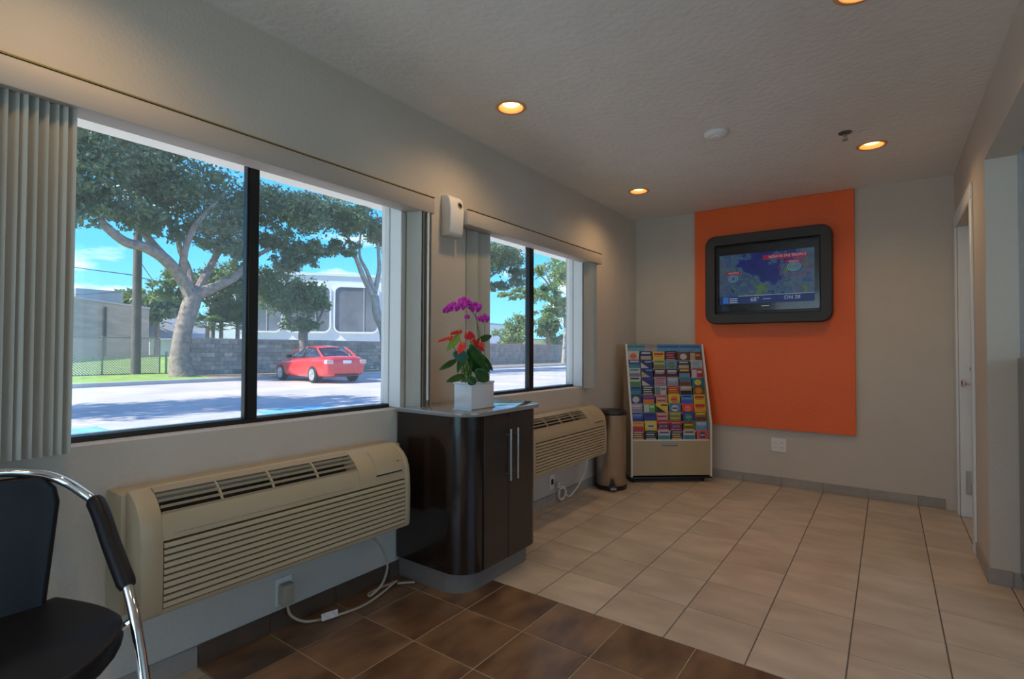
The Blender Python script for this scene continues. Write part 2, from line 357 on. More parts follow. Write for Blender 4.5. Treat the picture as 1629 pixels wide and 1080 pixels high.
# floor and tiles
FL = struct(box('floor', -0.0, 5.3, -2.5, YB, -0.12, -0.0025, M['grout']))
box('grout_bed', 0.0, XR + 2.8, 0.866, 2.055, -0.0026, -0.0021, M['lgrout'], FL)
def cuts(a, p, lo, hi):
    k = math.ceil((lo - a) / p + 1e-6); v = [lo]
    while a + k * p < hi - 1e-4:
        if a + k * p > lo + 0.02: v.append(a + k * p)
        k += 1
    return v + [hi]
tile_cache = {}
def tile(x0, x1, y0, y1, dark):
    gp = 0.0026
    w, d = round(x1 - x0 - 2 * gp, 4), round(y1 - y0 - 2 * gp, 4)
    if w < 0.01 or d < 0.01: return
    k = (w, d, dark)
    if k not in tile_cache:
        b2 = bmesh.new(); h = 0.0018
        lo = [b2.verts.new((x, y, -0.0075)) for x, y in ((-w / 2, -d / 2), (w / 2, -d / 2), (w / 2, d / 2), (-w / 2, d / 2))]
        mi = [b2.verts.new((x, y, -h * 0.6)) for x, y in ((-w / 2, -d / 2), (w / 2, -d / 2), (w / 2, d / 2), (-w / 2, d / 2))]
        tp = [b2.verts.new((x, y, 0)) for x, y in ((-w / 2 + h, -d / 2 + h), (w / 2 - h, -d / 2 + h), (w / 2 - h, d / 2 - h), (-w / 2 + h, d / 2 - h))]
        for A, B in ((lo, mi), (mi, tp)):
            for i in range(4): b2.faces.new((A[i], A[(i + 1) % 4], B[(i + 1) % 4], B[i]))
        b2.faces.new(tp)
        bmesh.ops.recalc_face_normals(b2, faces=b2.faces)
        me = bpy.data.meshes.new('tile'); b2.to_mesh(me); b2.free(); me.materials.append(M['dtile' if dark else 'tile']); tile_cache[k] = me
    o = bpy.data.objects.new('tile', tile_cache[k]); COL.objects.link(o); o.parent = FL
    o.location = ((x0 + x1) / 2, (y0 + y1) / 2, 0)
BX = cuts(1.6047, 0.3049, 0.0, 3.45); BX2 = [v for v in BX if v < XR] + [XR]
BY = cuts(4.5613, 0.3138, 2.055, YB)
for j in range(len(BY) - 1):
    y0, y1 = BY[j], BY[j + 1]; xs = BX2 if (y0 + y1) / 2 > 3.5 else BX
    for i in range(len(xs) - 1): tile(xs[i], xs[i + 1], y0, y1, False)
for a_, b_ in ((3.99, 4.2475), (4.2475, 4.5613), (4.5613, 4.80)): tile(XR, XR + 0.12, a_, b_, False)
DX = cuts(0.209, 0.305, 0.0, 2.95); DY = [0.866, 1.136, 1.446, 1.756, 2.055]
for j in range(4):
    for i in range(len(DX) - 1): tile(DX[i], DX[i + 1], DY[j], DY[j + 1], True)
for (y0, y1) in ((0.24, 0.553), (0.553, 0.866)):
    xs = cuts(1.6047, 0.3049, 0.0, 2.0)
    for i in range(len(xs) - 1): tile(xs[i], xs[i + 1], y0, y1, False)

# baseboards, made of single tiles
def baseboard(name, axis, fixed, side, spans):
    root = empty(name); struct(root)
    for a, b, dk in spans:
        h = 0.075; t_ = 0.009; a += 0.0015; b -= 0.0015
        m_ = M['dbtile'] if dk else M['btile']
        x = (fixed, fixed + side * t_)
        if axis == 1: box('tile', min(x), max(x), a, b, 0, h, m_, root, bev=0.0015, seg=1)
        else: box('tile', a, b, min(x), max(x), 0, h, m_, root, bev=0.0015, seg=1)
def span(vs, f=lambda a: False): return [(vs[i], vs[i + 1], f((vs[i] + vs[i + 1]) / 2)) for i in range(len(vs) - 1)]
ly = [0.24, 0.553, 0.866, 1.136, 1.446, 1.756, 2.055] + [v for v in BY if v > 2.1]
baseboard('baseboard_left', 1, 0.0, 1, span(ly, lambda a: 0.866 < a < 2.055))
bxs = [0.012] + [v for v in BX2 if v > 0.02]; bxs[-1] = 2.37
baseboard('baseboard_back', 0, YB, -1, span(bxs))
baseboard('baseboard_right', 1, XR, -1, span([3.5, 3.78, 3.925]))
baseboard('baseboard_side_room', 0, 3.5, -1, span([XR - 0.009, 2.527, 2.83, 3.14, 3.45]))
bpy.data.objects['baseboard_side_room'].name = 'baseboard_far_right'

# windows in the left wall
def window(idx, y0, y1, ym):
    root = struct(empty('window_%d' % idx, (-0.115, (y0 + y1) / 2, 0.845)))
    root['label'] = ['wide two-pane window with dark frame over the near air conditioner', 'smaller two-pane window right of the flowers'][idx - 1]
    ox, oy, oz = root.location
    def bx_(nm, a, b, c, d, e_, f_, m_, bev=0.002): return box(nm, a - ox, b - ox, c - oy, d - oy, e_ - oz, f_ - oz, m_, root, bev=bev, seg=1)
    z0, z1 = 0.845, 1.985
    f = 0.019
    bx_('frame_rail', -0.145, -0.0885, y0, y1, z0, z0 + f, M['bronze']); bx_('frame_rail', -0.145, -0.09, y0, y1, z1 - f, z1, M['bronze'])
    bx_('frame_stile', -0.145, -0.09, y0, y0 + 0.02, z0 + f, z1 - f, M['bronze'])
    bx_('frame_stile', -0.145, -0.09, y1 - 0.012, y1, z0 + f, z1 - f, M['reveal'])
    bx_('mullion', -0.135, -0.085, ym - 0.022, ym + 0.02, z0 + f, z1 - f, M['bronze'])
    bx_('mullion_channel', -0.12, -0.088, ym - 0.030, ym - 0.0225, z0 + f, z1 - f, M['bronze'])
    bx_('pane', -0.122, -0.118, y0 + 0.02, ym - 0.022, z0 + f, z1 - f, M['glass'], 0)
    bx_('pane', -0.122, -0.118, ym + 0.02, y1 - 0.012, z0 + f, z1 - f, M['glass'], 0)
    # reveal linings and the sill board
    bx_('reveal_lining', -0.088, -0.0015, y1 - 0.006, y1 - 0.0005, z0 + 0.004, z1 - 0.006, M['reveal'])
    bx_('reveal_lining', -0.088, -0.0015, y0 + 0.0005, y0 + 0.006, z0 + 0.004, z1 - 0.006, M['reveal'])
    bx_('reveal_lining', -0.088, -0.0015, y0 + 0.006, y1 - 0.006, z1 - 0.006, z1 - 0.0005, M['reveal'])
    bm = bmesh.new(); prism(bm, [(-0.088, 0.859 - oz), (0.010, 0.8475 - oz), (0.013, 0.845 - oz), (0.013, 0.832 - oz), (0.0005, 0.832 - oz), (0.0005, 0.8455 - oz), (-0.088, 0.8455 - oz)], 1, y0 - oy + .001, y1 - oy - .001)
    finish('sill', bm, M['reveal'], root)
    return root
window(1, 0.33, 1.83, 1.10); window(2, 2.52, 3.80, 3.175)

# vertical blinds
def blind(name, label, ya, yb, stacks):
    root = tag(empty(name, (0, (ya + yb) / 2, 1.87)), label, 'blind')
    oy, oz = root.location.y, root.location.z
    bm = bmesh.new(); add_box(bm, 0.001, 0.10, ya - oy, yb - oy, 1.868 - oz, 1.952 - oz, 0.004)
    finish('valance', bm, M['valance'], root, True)
    box('valance_strip', 0.085, 0.102, ya - oy + 0.002, yb - oy - 0.002, 1.9525 - oz, 1.9575 - oz, M['brasst'], root)
    box('head_rail', 0.03, 0.075, ya - oy + 0.01, yb - oy - 0.01, 1.90 - oz, 1.93 - oz, M['white'], root)
    for y0, n, pitch, ang in stacks:
        for i in range(n):
            b2 = bmesh.new(); w = 0.089
            for k in range(6):
                pass
            c = [( -w / 2 + w * k / 6, 0.006 * math.sin(PI * k / 6)) for k in range(7)]
            pr = c + [(x, y + 0.0012) for x, y in c[::-1]]
            prism(b2, pr, 2, 0.838 - oz, 1.899 - oz)
            v = finish('vane', b2, M['vane'], root, True)
            v.location = (0.053 if ya < 0 or y0 > 3 else 0.014, y0 + i * pitch - oy, 0); v.rotation_euler = (0, 0, ang + random.uniform(-0.12, 0.12))
    return root
b1 = blind('vertical_blind', 'long vertical blind with valance over the wide near window', -0.6, 1.965,
      [(0.03, 20, 0.0215, 1.0), (1.863, 4, 0.026, 0.15)])
b2_ = blind('vertical_blind', 'shorter vertical blind with valance over the smaller far window', 2.235, 3.955,
      [(2.487, 1, 0.022, 1.3), (2.374, 1, 0.1, 1.5), (2.463, 1, 0.1, 1.5), (3.80, 3, 0.03, 0.9)])
# control wand of the near blind
bm = bmesh.new(); tube(bm, [(0.115, 1.905 - b1.location.y, -0.01), (0.115, 1.905 - b1.location.y, -0.98)], 0.006, 8)
finish('wand', bm, M['white'], b1, True)

# door in the right wall
D = struct(empty('door_1', (XR, 4.4, 0))); ox, oy, _ = D.location
def dbx(nm, a, b, c, d, e_, f_, m_, bev=0.003): return box(nm, a - ox, b - ox, c - oy, d - oy, e_, f_, m_, D, bev=bev, seg=1)
dbx('casing', XR - 0.014, XR + 0.0, 4.795, 4.91, 0.0, 2.0295, M['trimw'])
dbx('casing', XR - 0.014, XR + 0.0, 3.93, 4.0, 0.0, 2.0295, M['trimw'])
dbx('casing', XR - 0.014, XR + 0.0, 3.93, 4.91, 2.03, 2.12, M['trimw'])
dbx('jamb', XR + 0.001, XR + 0.115, 4.775, 4.7985, 0.0, 2.03, M['trimw'])
dbx('jamb', XR + 0.001, XR + 0.115, 3.992, 4.01, 0.0, 2.03, M['trimw'])
dbx('door_slab', XR + 0.062, XR + 0.10, 4.015, 4.765, 0.008, 2.02, M['trimw'])
dbx('strike_plate', XR + 0.03, XR + 0.06, 4.765, 4.7755, 0.16, 0.32, M['steel'])
for z, r, L in ((0.93, 0.027, 0.06), (1.03, 0.018, 0.02)):
    bm = bmesh.new(); y = 4.69
    prof = [(0.03, 0), (0.03, 0.006), (0.011, 0.01), (0.011, L * 0.5)] + ([(r, L * 0.65), (r * 1.05, L * 0.85), (r * 0.7, L)] if z < 1 else [(0.016, L * 0.5 + 0.004)])
    lathe(bm, prof, 0, 0, 20)
    k = finish('door_knob' if z < 1 else 'deadbolt', bm, M['chrome'], D, True); k.rotation_euler = (0, -PI / 2, 0); k.location = (0.0615, y - oy, z)

# roof overhang outside
SO = struct(box('trim_2', -1.5, -0.16, -6, 12, 2.35, 2.55, M['soffit'])); SO['label'] = 'white roof overhang seen through the top of the windows'

# ---------------------------------------------------------------- orange panel, television
P = tag(empty('wall_panel', (1.21, 4.9, 0.48)), 'large orange painted wall panel behind the television', 'panel')
box('board', 0.588 - 1.21, 1.832 - 1.21, 4.893 - 4.9, 4.9205 - 4.9, 0.0, H - 0.482, M['orange'], P, bev=0.002, seg=1)

TV = tag(empty('television', (1.2, 4.80, 1.78)), 'flat television in a rounded black surround on the orange panel', 'television')
cx, cy, cz = TV.location
bm = bmesh.new()
ring_prism(bm, rrect(-0.49, 0.49, -0.395, 0.388, 0.085), rrect(-0.405, 0.405, -0.31, 0.30, 0.012), 1, -0.01, 0.0925)
o = finish('surround', bm, M['blackm'], TV, True)
bv = o.modifiers.new('bevel', 'BEVEL'); bv.width = 0.008; bv.segments = 3; bv.limit_method = 'ANGLE'
box('backing', -0.404, 0.404, 0.05, 0.092, -0.309, 0.299, M['black'], TV)
bm = bmesh.new(); ring_prism(bm, rrect(-0.40, 0.40, -0.285, 0.275, 0.015), rrect(-0.374, 0.366, -0.225, 0.212, 0.004), 1, 0.005, 0.05)
finish('bezel', bm, M['gloss'], TV, True)
# screen picture: procedural weather map
sm = bpy.data.materials.new('weather_map'); sm.use_nodes = True; t = sm.node_tree; b = t.nodes['Principled BSDF']; L = t.links.new
tcn = t.nodes.new('ShaderNodeTexCoord'); n1 = t.nodes.new('ShaderNodeTexNoise'); n1.inputs['Scale'].default_value = 7; n1.inputs['Detail'].default_value = 10
n1.inputs['Roughness'].default_value = 0.62
L(tcn.outputs['Object'], n1.inputs['Vector'])
sp = t.nodes.new('ShaderNodeSeparateXYZ'); L(tcn.outputs['Object'], sp.inputs[0])
ab = t.nodes.new('ShaderNodeMath'); ab.operation = 'ABSOLUTE'; sub = t.nodes.new('ShaderNodeMath'); sub.operation = 'ADD'; sub.inputs[1].default_value = 0.02
L(sp.outputs[0], sub.inputs[0]); L(sub.outputs[0], ab.inputs[0])
ml = t.nodes.new('ShaderNodeMath'); ml.operation = 'MULTIPLY_ADD'; L(ab.outputs[0], ml.inputs[0]); ml.inputs[1].default_value = 0.75; L(n1.outputs[0], ml.inputs[2])
rp = t.nodes.new('ShaderNodeValToRGB'); L(ml.outputs[0], rp.inputs[0]); E = rp.color_ramp.elements
E[0].position = 0.42; E[0].color = (0.006, 0.010, 0.16, 1); E[1].position = 0.95; E[1].color = (0.10, 0.14, 0.20, 1)
for pos, c in ((0.56, (0.008, 0.02, 0.20, 1)), (0.60, (0.06, 0.16, 0.22, 1)), (0.66, (0.03, 0.07, 0.20, 1)), (0.74, (0.09, 0.15, 0.24, 1)), (0.82, (0.05, 0.09, 0.17, 1))):
    x = E.new(pos); x.color = c
n3 = t.nodes.new('ShaderNodeTexNoise'); n3.inputs['Scale'].default_value = 11; n3.inputs['Detail'].default_value = 4; L(tcn.outputs['Object'], n3.inputs['Vector'])
r3 = t.nodes.new('ShaderNodeValToRGB'); L(n3.outputs[0], r3.inputs[0]); r3.color_ramp.elements[0].position = 0.62; r3.color_ramp.elements[1].position = 0.68
mxx = t.nodes.new('ShaderNodeMixRGB'); L(r3.outputs[0], mxx.inputs[0]); L(rp.outputs[0], mxx.inputs[1]); mxx.inputs[2].default_value = (0.10, 0.20, 0.06, 1)
b.inputs['Base Color'].default_value = (0.004, 0.004, 0.006, 1); b.inputs['Roughness'].default_value = 0.3
L(mxx.outputs[0], b.inputs['Emission Color']); b.inputs['Emission Strength'].default_value = 0.36
SC = box('screen', -0.374, 0.366, 0.03, 0.05, -0.225, 0.212, sm, TV)
def emm(n, c, s=0.6): return mat(n, (0.005, 0.005, 0.005), 0.4, emit=c, estr=s)
eR = emm('screen_red', (0.22, 0.008, 0.03)); eW = emm('screen_white', (0.30, 0.36, 0.45)); eB = emm('screen_blue_bar', (0.010, 0.025, 0.11)); eL = emm('screen_light_blue', (0.02, 0.12, 0.42)); eC = emm('screen_cyan', (0.10, 0.24, 0.34))
box('banner', -0.02, 0.31, 0.028, 0.0298, 0.145, 0.185, eR, SC); text('NOW IN THE TROPICS', 0.03, eW, SC, (0.165, 0.0274, 0.165), sx=0.9)
box('banner', -0.32, -0.195, 0.028, 0.0298, 0.035, 0.062, eR, SC); text('WATCH', 0.022, eW, SC, (-0.257, 0.0274, 0.049))
box('banner', 0.155, 0.275, 0.028, 0.0298, 0.10, 0.125, eR, SC); text('WATCH', 0.020, eW, SC, (0.215, 0.0274, 0.112))
box('caption_bar', -0.374, 0.366, 0.028, 0.0298, -0.225, -0.155, eB, SC)
box('caption_line', -0.22, 0.36, 0.0274, 0.0278, -0.157, -0.153, eW, SC)
box('station_mark', -0.345, -0.30, 0.0274, 0.0278, -0.215, -0.16, eL, SC)
for i in range(3): box('caption_line', -0.29, -0.225, 0.0274, 0.0278, -0.178 - i * 0.017, -0.171 - i * 0.017, eW, SC)
text('68°', 0.05, eW, SC, (-0.085, 0.0272, -0.19)); text('ON 28', 0.042, eW, SC, (0.20, 0.0272, -0.185))
box('caption_line', -0.02, 0.04, 0.0274, 0.0278, -0.19, -0.185, eW, SC)
def ringc(c, rx, rz, w, m_):
    bm = bmesh.new(); n = 40
    O = [(c[0] + rx * math.cos(2 * PI * k / n), c[1] + rz * math.sin(2 * PI * k / n)) for k in range(n)]
    I = [(c[0] + (rx - w) * math.cos(2 * PI * k / n), c[1] + (rz - w) * math.sin(2 * PI * k / n)) for k in range(n)]
    ring_prism(bm, O, I, 1, 0.028, 0.0296); finish('storm_ring', bm, m_, SC)
ringc((0.215, 0.065), 0.115, 0.07, 0.004, eR)
for q in (0.05, 0.036, 0.02): ringc((0.215, 0.07), q, q * 0.75, 0.005, eC)
for q in (0.04, 0.025): ringc((-0.26, 0.0), q, q * 0.8, 0.005, eC)
box('maker_badge', -0.03, 0.03, 0.0035, 0.0049, -0.252, -0.246, M['steel'], TV)

# wall outlet under the panel
OU = tag(empty('wall_outlet', (1.28, YB, 0.345)), 'white double socket plate on the back wall under the orange panel', 'outlet')
box('plate', -0.058, 0.058, -0.006, -0.0005, -0.057, 0.057, M['white'], OU, bev=0.002, seg=1)
for sx in (-0.026, 0.026):
    for sz in (-0.02, 0.02):
        s = box('socket', sx - 0.015, sx + 0.015, -0.0085, -0.006, sz - 0.014, sz + 0.014, M['white'], OU, bev=0.001, seg=1)
        for k in (-0.006, 0.006): box('slot', sx + k - 0.0012, sx + k + 0.0012, -0.0092, -0.0085, sz - 0.004, sz + 0.006, M['black'], s)

# ---------------------------------------------------------------- ceiling fixtures
LL = ['round recessed ceiling lamp nearest, above the near window', 'small round recessed ceiling lamp farthest, near the back left corner',
      'round recessed ceiling lamp at the right, beside the sprinkler', 'recessed ceiling lamp outside the view, right of the nearest one',
      'recessed ceiling lamp outside the view, over the near left corner', 'recessed ceiling lamp outside the view, above the viewpoint']
for (lx, ly_), lb in zip(LAMPS, LL):
    L0 = tag(empty('recessed_lamp', (lx, ly_, H)), lb, 'lamp', 'recessed ceiling lamps')
    bm = bmesh.new(); lathe(bm, [(0.064, 0.0), (0.066, -0.004), (0.078, -0.005), (0.084, -0.001), (0.084, 0.0)], 0, 0, 40, False); finish('trim_ring', bm, M['conew'], L0, True, recalc=True)
    bm = bmesh.new(); lathe(bm, [(0.065, -0.002), (0.058, 0.03), (0.05, 0.06), (0.05, 0.10)], 0, 0, 40, False); finish('reflector', bm, M['conew'], L0, True)
    bm = bmesh.new(); lathe(bm, [(0.050, 0.030), (0.047, 0.020), (0.036, 0.014), (0.018, 0.011)], 0, 0, 32, True); finish('bulb', bm, M['bulb'], L0, True)
    l = light('lamp_light', 'SPOT', (lx, ly_, H - 0.012), 13, (1.0, 0.66, 0.34), (0, 0, 0), spot_size=math.radians(150), spot_blend=0.9, shadow_soft_size=0.05)

SD = tag(empty('smoke_detector', (1.225, 3.17, H)), 'round white smoke detector in the middle of the ceiling', 'detector')
bm = bmesh.new(); lathe(bm, [(0.066, 0), (0.066, -0.012), (0.06, -0.02), (0.045, -0.024)], 0, 0, 40); finish('housing', bm, M['ceil'], SD, True)
bm = bmesh.new(); lathe(bm, [(0.03, -0.0242), (0.028, -0.030)], 0, 0, 24); finish('sensor_cap', bm, M['ceil'], SD, True)
SP = tag(empty('fire_sprinkler', (1.845, 3.60, H)), 'small dark metal fire sprinkler on the ceiling left of the right lamp', 'sprinkler')
bm = bmesh.new(); lathe(bm, [(0.034, 0), (0.034, -0.006), (0.014, -0.012)], 0, 0, 28); finish('escutcheon', bm, mat('aged_nickel', (0.2, 0.17, 0.14), 0.35, 0.8), SP, True)
bm = bmesh.new(); lathe(bm, [(0.008, -0.012), (0.008, -0.022), (0.004, -0.024), (0.004, -0.045)], 0, 0, 12)
for s in (-1, 1): tube(bm, [(0.008 * s, 0, -0.02), (0.014 * s, 0, -0.032), (0.003 * s, 0, -0.046)], 0.0022, 6)
finish('nozzle', bm, M['galv'], SP, True)
bm = bmesh.new(); lathe(bm, [(0.016, -0.046), (0.016, -0.048)], 0, 0, 16)
finish('deflector', bm, M['galv'], SP, False)

# ---------------------------------------------------------------- air freshener between the blinds
AF = tag(empty('air_freshener', (0.0, 2.172, 1.79)), 'white plastic air freshener dispenser on the wall between the two blinds', 'dispenser')
bm = bmesh.new(); prism(bm, [(0.0, 0), (0.062, 0.004), (0.072, 0.02), (0.078, 0.15), (0.066, 0.212), (0.045, 0.232), (0.0, 0.236)], 1, -0.056, 0.056, bev=0.008, seg=3)
finish('housing', bm, M['white'], AF, True)
bm = bmesh.new(); lathe(bm, [(0.013, 0), (0.013, 0.004)], 0, 0, 20); n_o = finish('nozzle_hole', bm, M['gap'], AF, True); n_o.rotation_euler = (0, PI / 2 - 0.2, 0); n_o.location = (0.0725, 0.022, 0.18)
bm = bmesh.new(); lathe(bm, [(0.02, 0), (0.02, 0.003), (0.014, 0.004)], 0, 0, 20, False); n_o = finish('nozzle_ring', bm, M['ptac'], AF, True); n_o.rotation_euler = (0, PI / 2 - 0.2, 0); n_o.location = (0.0722, 0.022, 0.18)

# ---------------------------------------------------------------- air conditioners
PROF = [(0.10, 0.335), (0.232, 0.335), (0.246, 0.342), (0.251, 0.36), (0.252, 0.50), (0.249, 0.57), (0.243, 0.612), (0.230, 0.645), (0.205, 0.675), (0.172, 0.698), (0.14, 0.709), (0.10, 0.712)]
def aircon(y0):
    """packaged through-wall unit; y0 = its left end, origin on the wall at floor level"""
    root = empty('air_conditioner', (0, y0, 0)); W_ = 1.067
    bm = bmesh.new(); add_box(bm, 0.0, 0.125, -0.012, W_ + 0.045, 0.325, 0.697, 0.004); finish('wall_sleeve', bm, M['ptac'], root, True)
    # end caps + smooth bands = the cover
    bm = bmesh.new()
    prism(bm, [(0.126, 0.335)] + PROF[1:-1] + [(0.126, 0.711)], 1, 0.0, 0.062, bev=0.006, seg=2)
    prism(bm, [(0.126, 0.335)] + PROF[1:-1] + [(0.126, 0.711)], 1, W_ - 0.03, W_, bev=0.006, seg=2)
    prism(bm, [(0.126, 0.336), (0.232, 0.336), (0.245, 0.343), (0.2495, 0.358), (0.2, 0.358), (0.126, 0.35)], 1, 0.055, W_ - 0.025)
    prism(bm, [(0.18, 0.563), (0.2475, 0.563), (0.2415, 0.612), (0.2285, 0.640), (0.18, 0.612)], 1, 0.055, W_ - 0.28)
    prism(bm, [(0.126, 0.697), (0.142, 0.706), (0.126, 0.711)], 1, 0.055, W_ - 0.28)
    cov = finish('cover', bm, M['ptac'], root, True)
    # raised outline line on the band
    box('seam', 0.2478, 0.2484, 0.09, 0.76, 0.5795, 0.5808, M['ptacg'], root)
    # control section
    bm = bmesh.new(); prism(bm, [(0.126, 0.563), (0.2475, 0.563), (0.2425, 0.612), (0.229, 0.644), (0.204, 0.674), (0.171, 0.697), (0.14, 0.708), (0.126, 0.710)], 1, W_ - 0.2795, W_ - 0.0305)
    finish('control_section', bm, M['ptac'], root, True)
    bm = bmesh.new(); prism(bm, [(0.2445, 0.604), (0.247, 0.604), (0.232, 0.648), (0.206, 0.6795), (0.176, 0.700), (0.173, 0.696), (0.204, 0.6735), (0.229, 0.6435)], 1, W_ - 0.19, W_ - 0.045, bev=0.0008, seg=1)
    cdoor = finish('control_door', bm, M['ptac'], root, True)
    box('door_gap', 0.2425, 0.2468, W_ - 0.192, W_ - 0.047, 0.599, 0.6035, M['gap'], root)
    box('door_mark', 0.2325, 0.2345, W_ - 0.068, W_ - 0.06, 0.643, 0.647, M['black'], root)
    # dark inside
    bm = bmesh.new(); prism(bm, [(0.126, 0.351), (0.228, 0.359), (0.228, 0.562), (0.178, 0.562), (0.178, 0.606), (0.160, 0.62), (0.126, 0.66)], 1, 0.0625, W_ - 0.031)
    finish('cavity', bm, M['ptacd'], root)
    # front louvres
    n = 10; z0, z1 = 0.3605, 0.561; p_ = (z1 - z0) / n
    me = None
    for i in range(n):
        if me is None:
            bm = bmesh.new(); prism(bm, [(0.2285, 0.002), (0.2505, 0.0), (0.2515, 0.003), (0.2485, p_ * 0.66), (0.246, p_ * 0.72), (0.2285, p_ * 0.72)], 1, 0.0625, W_ - 0.031)
            s = finish('louvre', bm, M['ptac'], root, False); me = s.data
        else: s = bpy.data.objects.new('louvre', me); COL.objects.link(s); s.parent = root
        s.location = (0, 0, z0 + i * p_)
    # discharge grille on the top slope, slats run lengthwise
    A = Vector((0.140, 0.705)); B = Vector((0.2285, 0.6415)); me = None
    ya, yb = 0.0625, W_ - 0.281
    curve = [(0.153, 0.7035), (0.178, 0.6925), (0.197, 0.6795), (0.2135, 0.6640), (0.2265, 0.6470)]
    for i, (gx, gz) in enumerate(curve):
        bm = bmesh.new(); tw = 0.0021 if i else 0.014
        prism(bm, [(gx - tw, gz - 0.008), (gx + tw, gz - 0.008), (gx + tw, gz - (0 if i else .0055)), (gx - tw, gz + (0 if i else .0045))], 1, ya, yb)
        finish('grille_slat', bm, M['ptacg'], root)
    for k in range(1, 4):
        y = ya + (yb - ya) * k / 4
        bm = bmesh.new(); prism(bm, [(0.140, 0.6955), (0.178, 0.6815), (0.209, 0.6575), (0.226, 0.634), (0.2275, 0.644), (0.210, 0.6692), (0.178, 0.6935), (0.140, 0.7078)], 1, y - 0.003, y + 0.003)
        finish('grille_bar', bm, M['ptac'], root)
    return root
AC1 = aircon(0.600); tag(AC1, 'beige wall air conditioner under the wide near window, nearest the chair', 'air conditioner', 'wall air conditioners')
AC2 = dup(AC1, None, (0, 2.66, 0)); tag(AC2, 'beige wall air conditioner under the far window, beside the steel bin', 'air conditioner', 'wall air conditioners')
for ch in list(AC1.children):
    dup(ch, AC2)
def cord(root, pts, r=0.0055, plug=None, tagp=None):
    o = root.location; bm = bmesh.new(); tube(bm, spline([Vector(p) - o for p in pts], 8), r, 8)
    c = finish('power_cord', bm, M['cord'], root, True)
    return c
c1 = cord(AC1, [(0.14, 1.50, 0.33), (0.16, 1.56, 0.27), (0.15, 1.62, 0.16), (0.12, 1.62, 0.06), (0.10, 1.57, 0.014), (0.075, 1.575, 0.012), (0.07, 1.64, 0.012), (0.09, 1.72, 0.02), (0.11, 1.70, 0.03),
                (0.13, 1.60, 0.018), (0.14, 1.50, 0.010), (0.13, 1.42, 0.009), (0.10, 1.33, 0.009), (0.06, 1.26, 0.012), (0.035, 1.21, 0.05), (0.03, 1.195, 0.10)])
b = box('plug', 0.008, 0.045, 1.17 - 0.6, 1.22 - 0.6, 0.10, 0.185, M['cord'], c1, bev=0.006)
bm = bmesh.new(); add_box(bm, -0.001, 0.001, -0.035, 0.035, -0.028, 0.0); tg = finish('paper_tag', bm, M['paper'], c1); tg.location = (0.118, 1.335 - 0.6, 0.040); tg.rotation_euler = (0, -0.35, -0.25)
bm = bmesh.new(); tube(bm, spline([(0.12, 1.71 - 0.6, 0.024), (0.13, 1.755 - 0.6, 0.014), (0.15, 1.792 - 0.6, 0.0075)], 5), 0.0055, 8); finish('cord_end', bm, M['cord'], c1, True)
pts = []
for k in range(26):
    a = k * 2 * PI / 11; pts.append((0.035 + 0.012 * (k % 3) * 0.5, 3.40 + 0.052 * math.cos(a), 0.068 + 0.052 * math.sin(a) * (1 - 0.012 * k)))
pts = [(0.14, 3.60, 0.33), (0.13, 3.62, 0.24), (0.10, 3.57, 0.12), (0.06, 3.48, 0.03)] + pts
bm = bmesh.new(); tube(bm, [Vector(p) - AC2.location for p in spline(pts, 3)], 0.0052, 7); c2_ = finish('power_cord', bm, M['white'], AC2, True)
box('plug', 0.03, 0.05, 3.335 - 2.66, 3.355 - 2.66, 0.12, 0.165, M['white'], c2_, bev=0.003)
for yy, zz, lb in ((1.195, 0.15, 'socket plate behind the plug under the near air conditioner'), (3.315, 0.165, 'small empty socket plate under the far air conditioner')):
    O2 = tag(empty('wall_outlet', (0, yy, zz)), lb, 'outlet'); box('plate', 0.0005, 0.006, -0.035, 0.035, -0.055, 0.055, M['white'], O2, bev=0.0015, seg=1)
    box('socket', 0.006, 0.008, -0.016, 0.016, -0.02, 0.02, M['ptacg'] if yy < 2 else M['black'], O2, bev=0.0008, seg=1)

# ---------------------------------------------------------------- cabinet between the windows
CB = tag(empty('cabinet', (0, 2.1, 0)), 'dark brown two-door cabinet with rounded corners and grey top between the windows', 'cabinet'); oy = 2.1
def ext(nm, x1, y0, y1, r, z0, z1, m_, bev=0, par=CB):
    bm = bmesh.new(); prism(bm, rrect(0.0105, x1, y0 - oy, y1 - oy, r, 12, (1, 0, 0, 1)), 2, z0, z1, bev=bev); return finish(nm, bm, m_, par, True)
ext('plinth', 0.432, 1.815, 2.43, 0.12, 0.0, 0.10, M['plinth'])
ext('body', 0.474, 1.80, 2.445, 0.125, 0.10, 0.835, M['espresso'])
ext('top', 0.50, 1.785, 2.46, 0.135, 0.8355, 0.857, M['slab'], bev=0.003)
for a, b_, hy in ((1.922, 2.1165, 2.088), (2.1195, 2.334, 2.215 - 0.065)):
    dr = box('door', 0.4745, 0.4815, a - oy, b_ - oy, 0.106, 0.829, M['door_es'], CB, bev=0.0015, seg=1)
    hd = bmesh.new(); tube(hd, [(0.517, hy - oy, 0.50), (0.517, hy - oy, 0.755)], 0.006, 12)
    h_ = finish('handle', hd, M['steel'], dr, True)
    for zz in (0.53, 0.725):
        hd = bmesh.new(); tube(hd, [(0.482, hy - oy, zz), (0.514, hy - oy, zz)], 0.0045, 8); finish('handle_post', hd, M['steel'], dr, True)
for yy in (1.920, 2.118, 2.336): box('joint', 0.4742, 0.4752, yy - 0.0016 - oy, yy + 0.0016 - oy, 0.102, 0.833, M['gap'], CB)

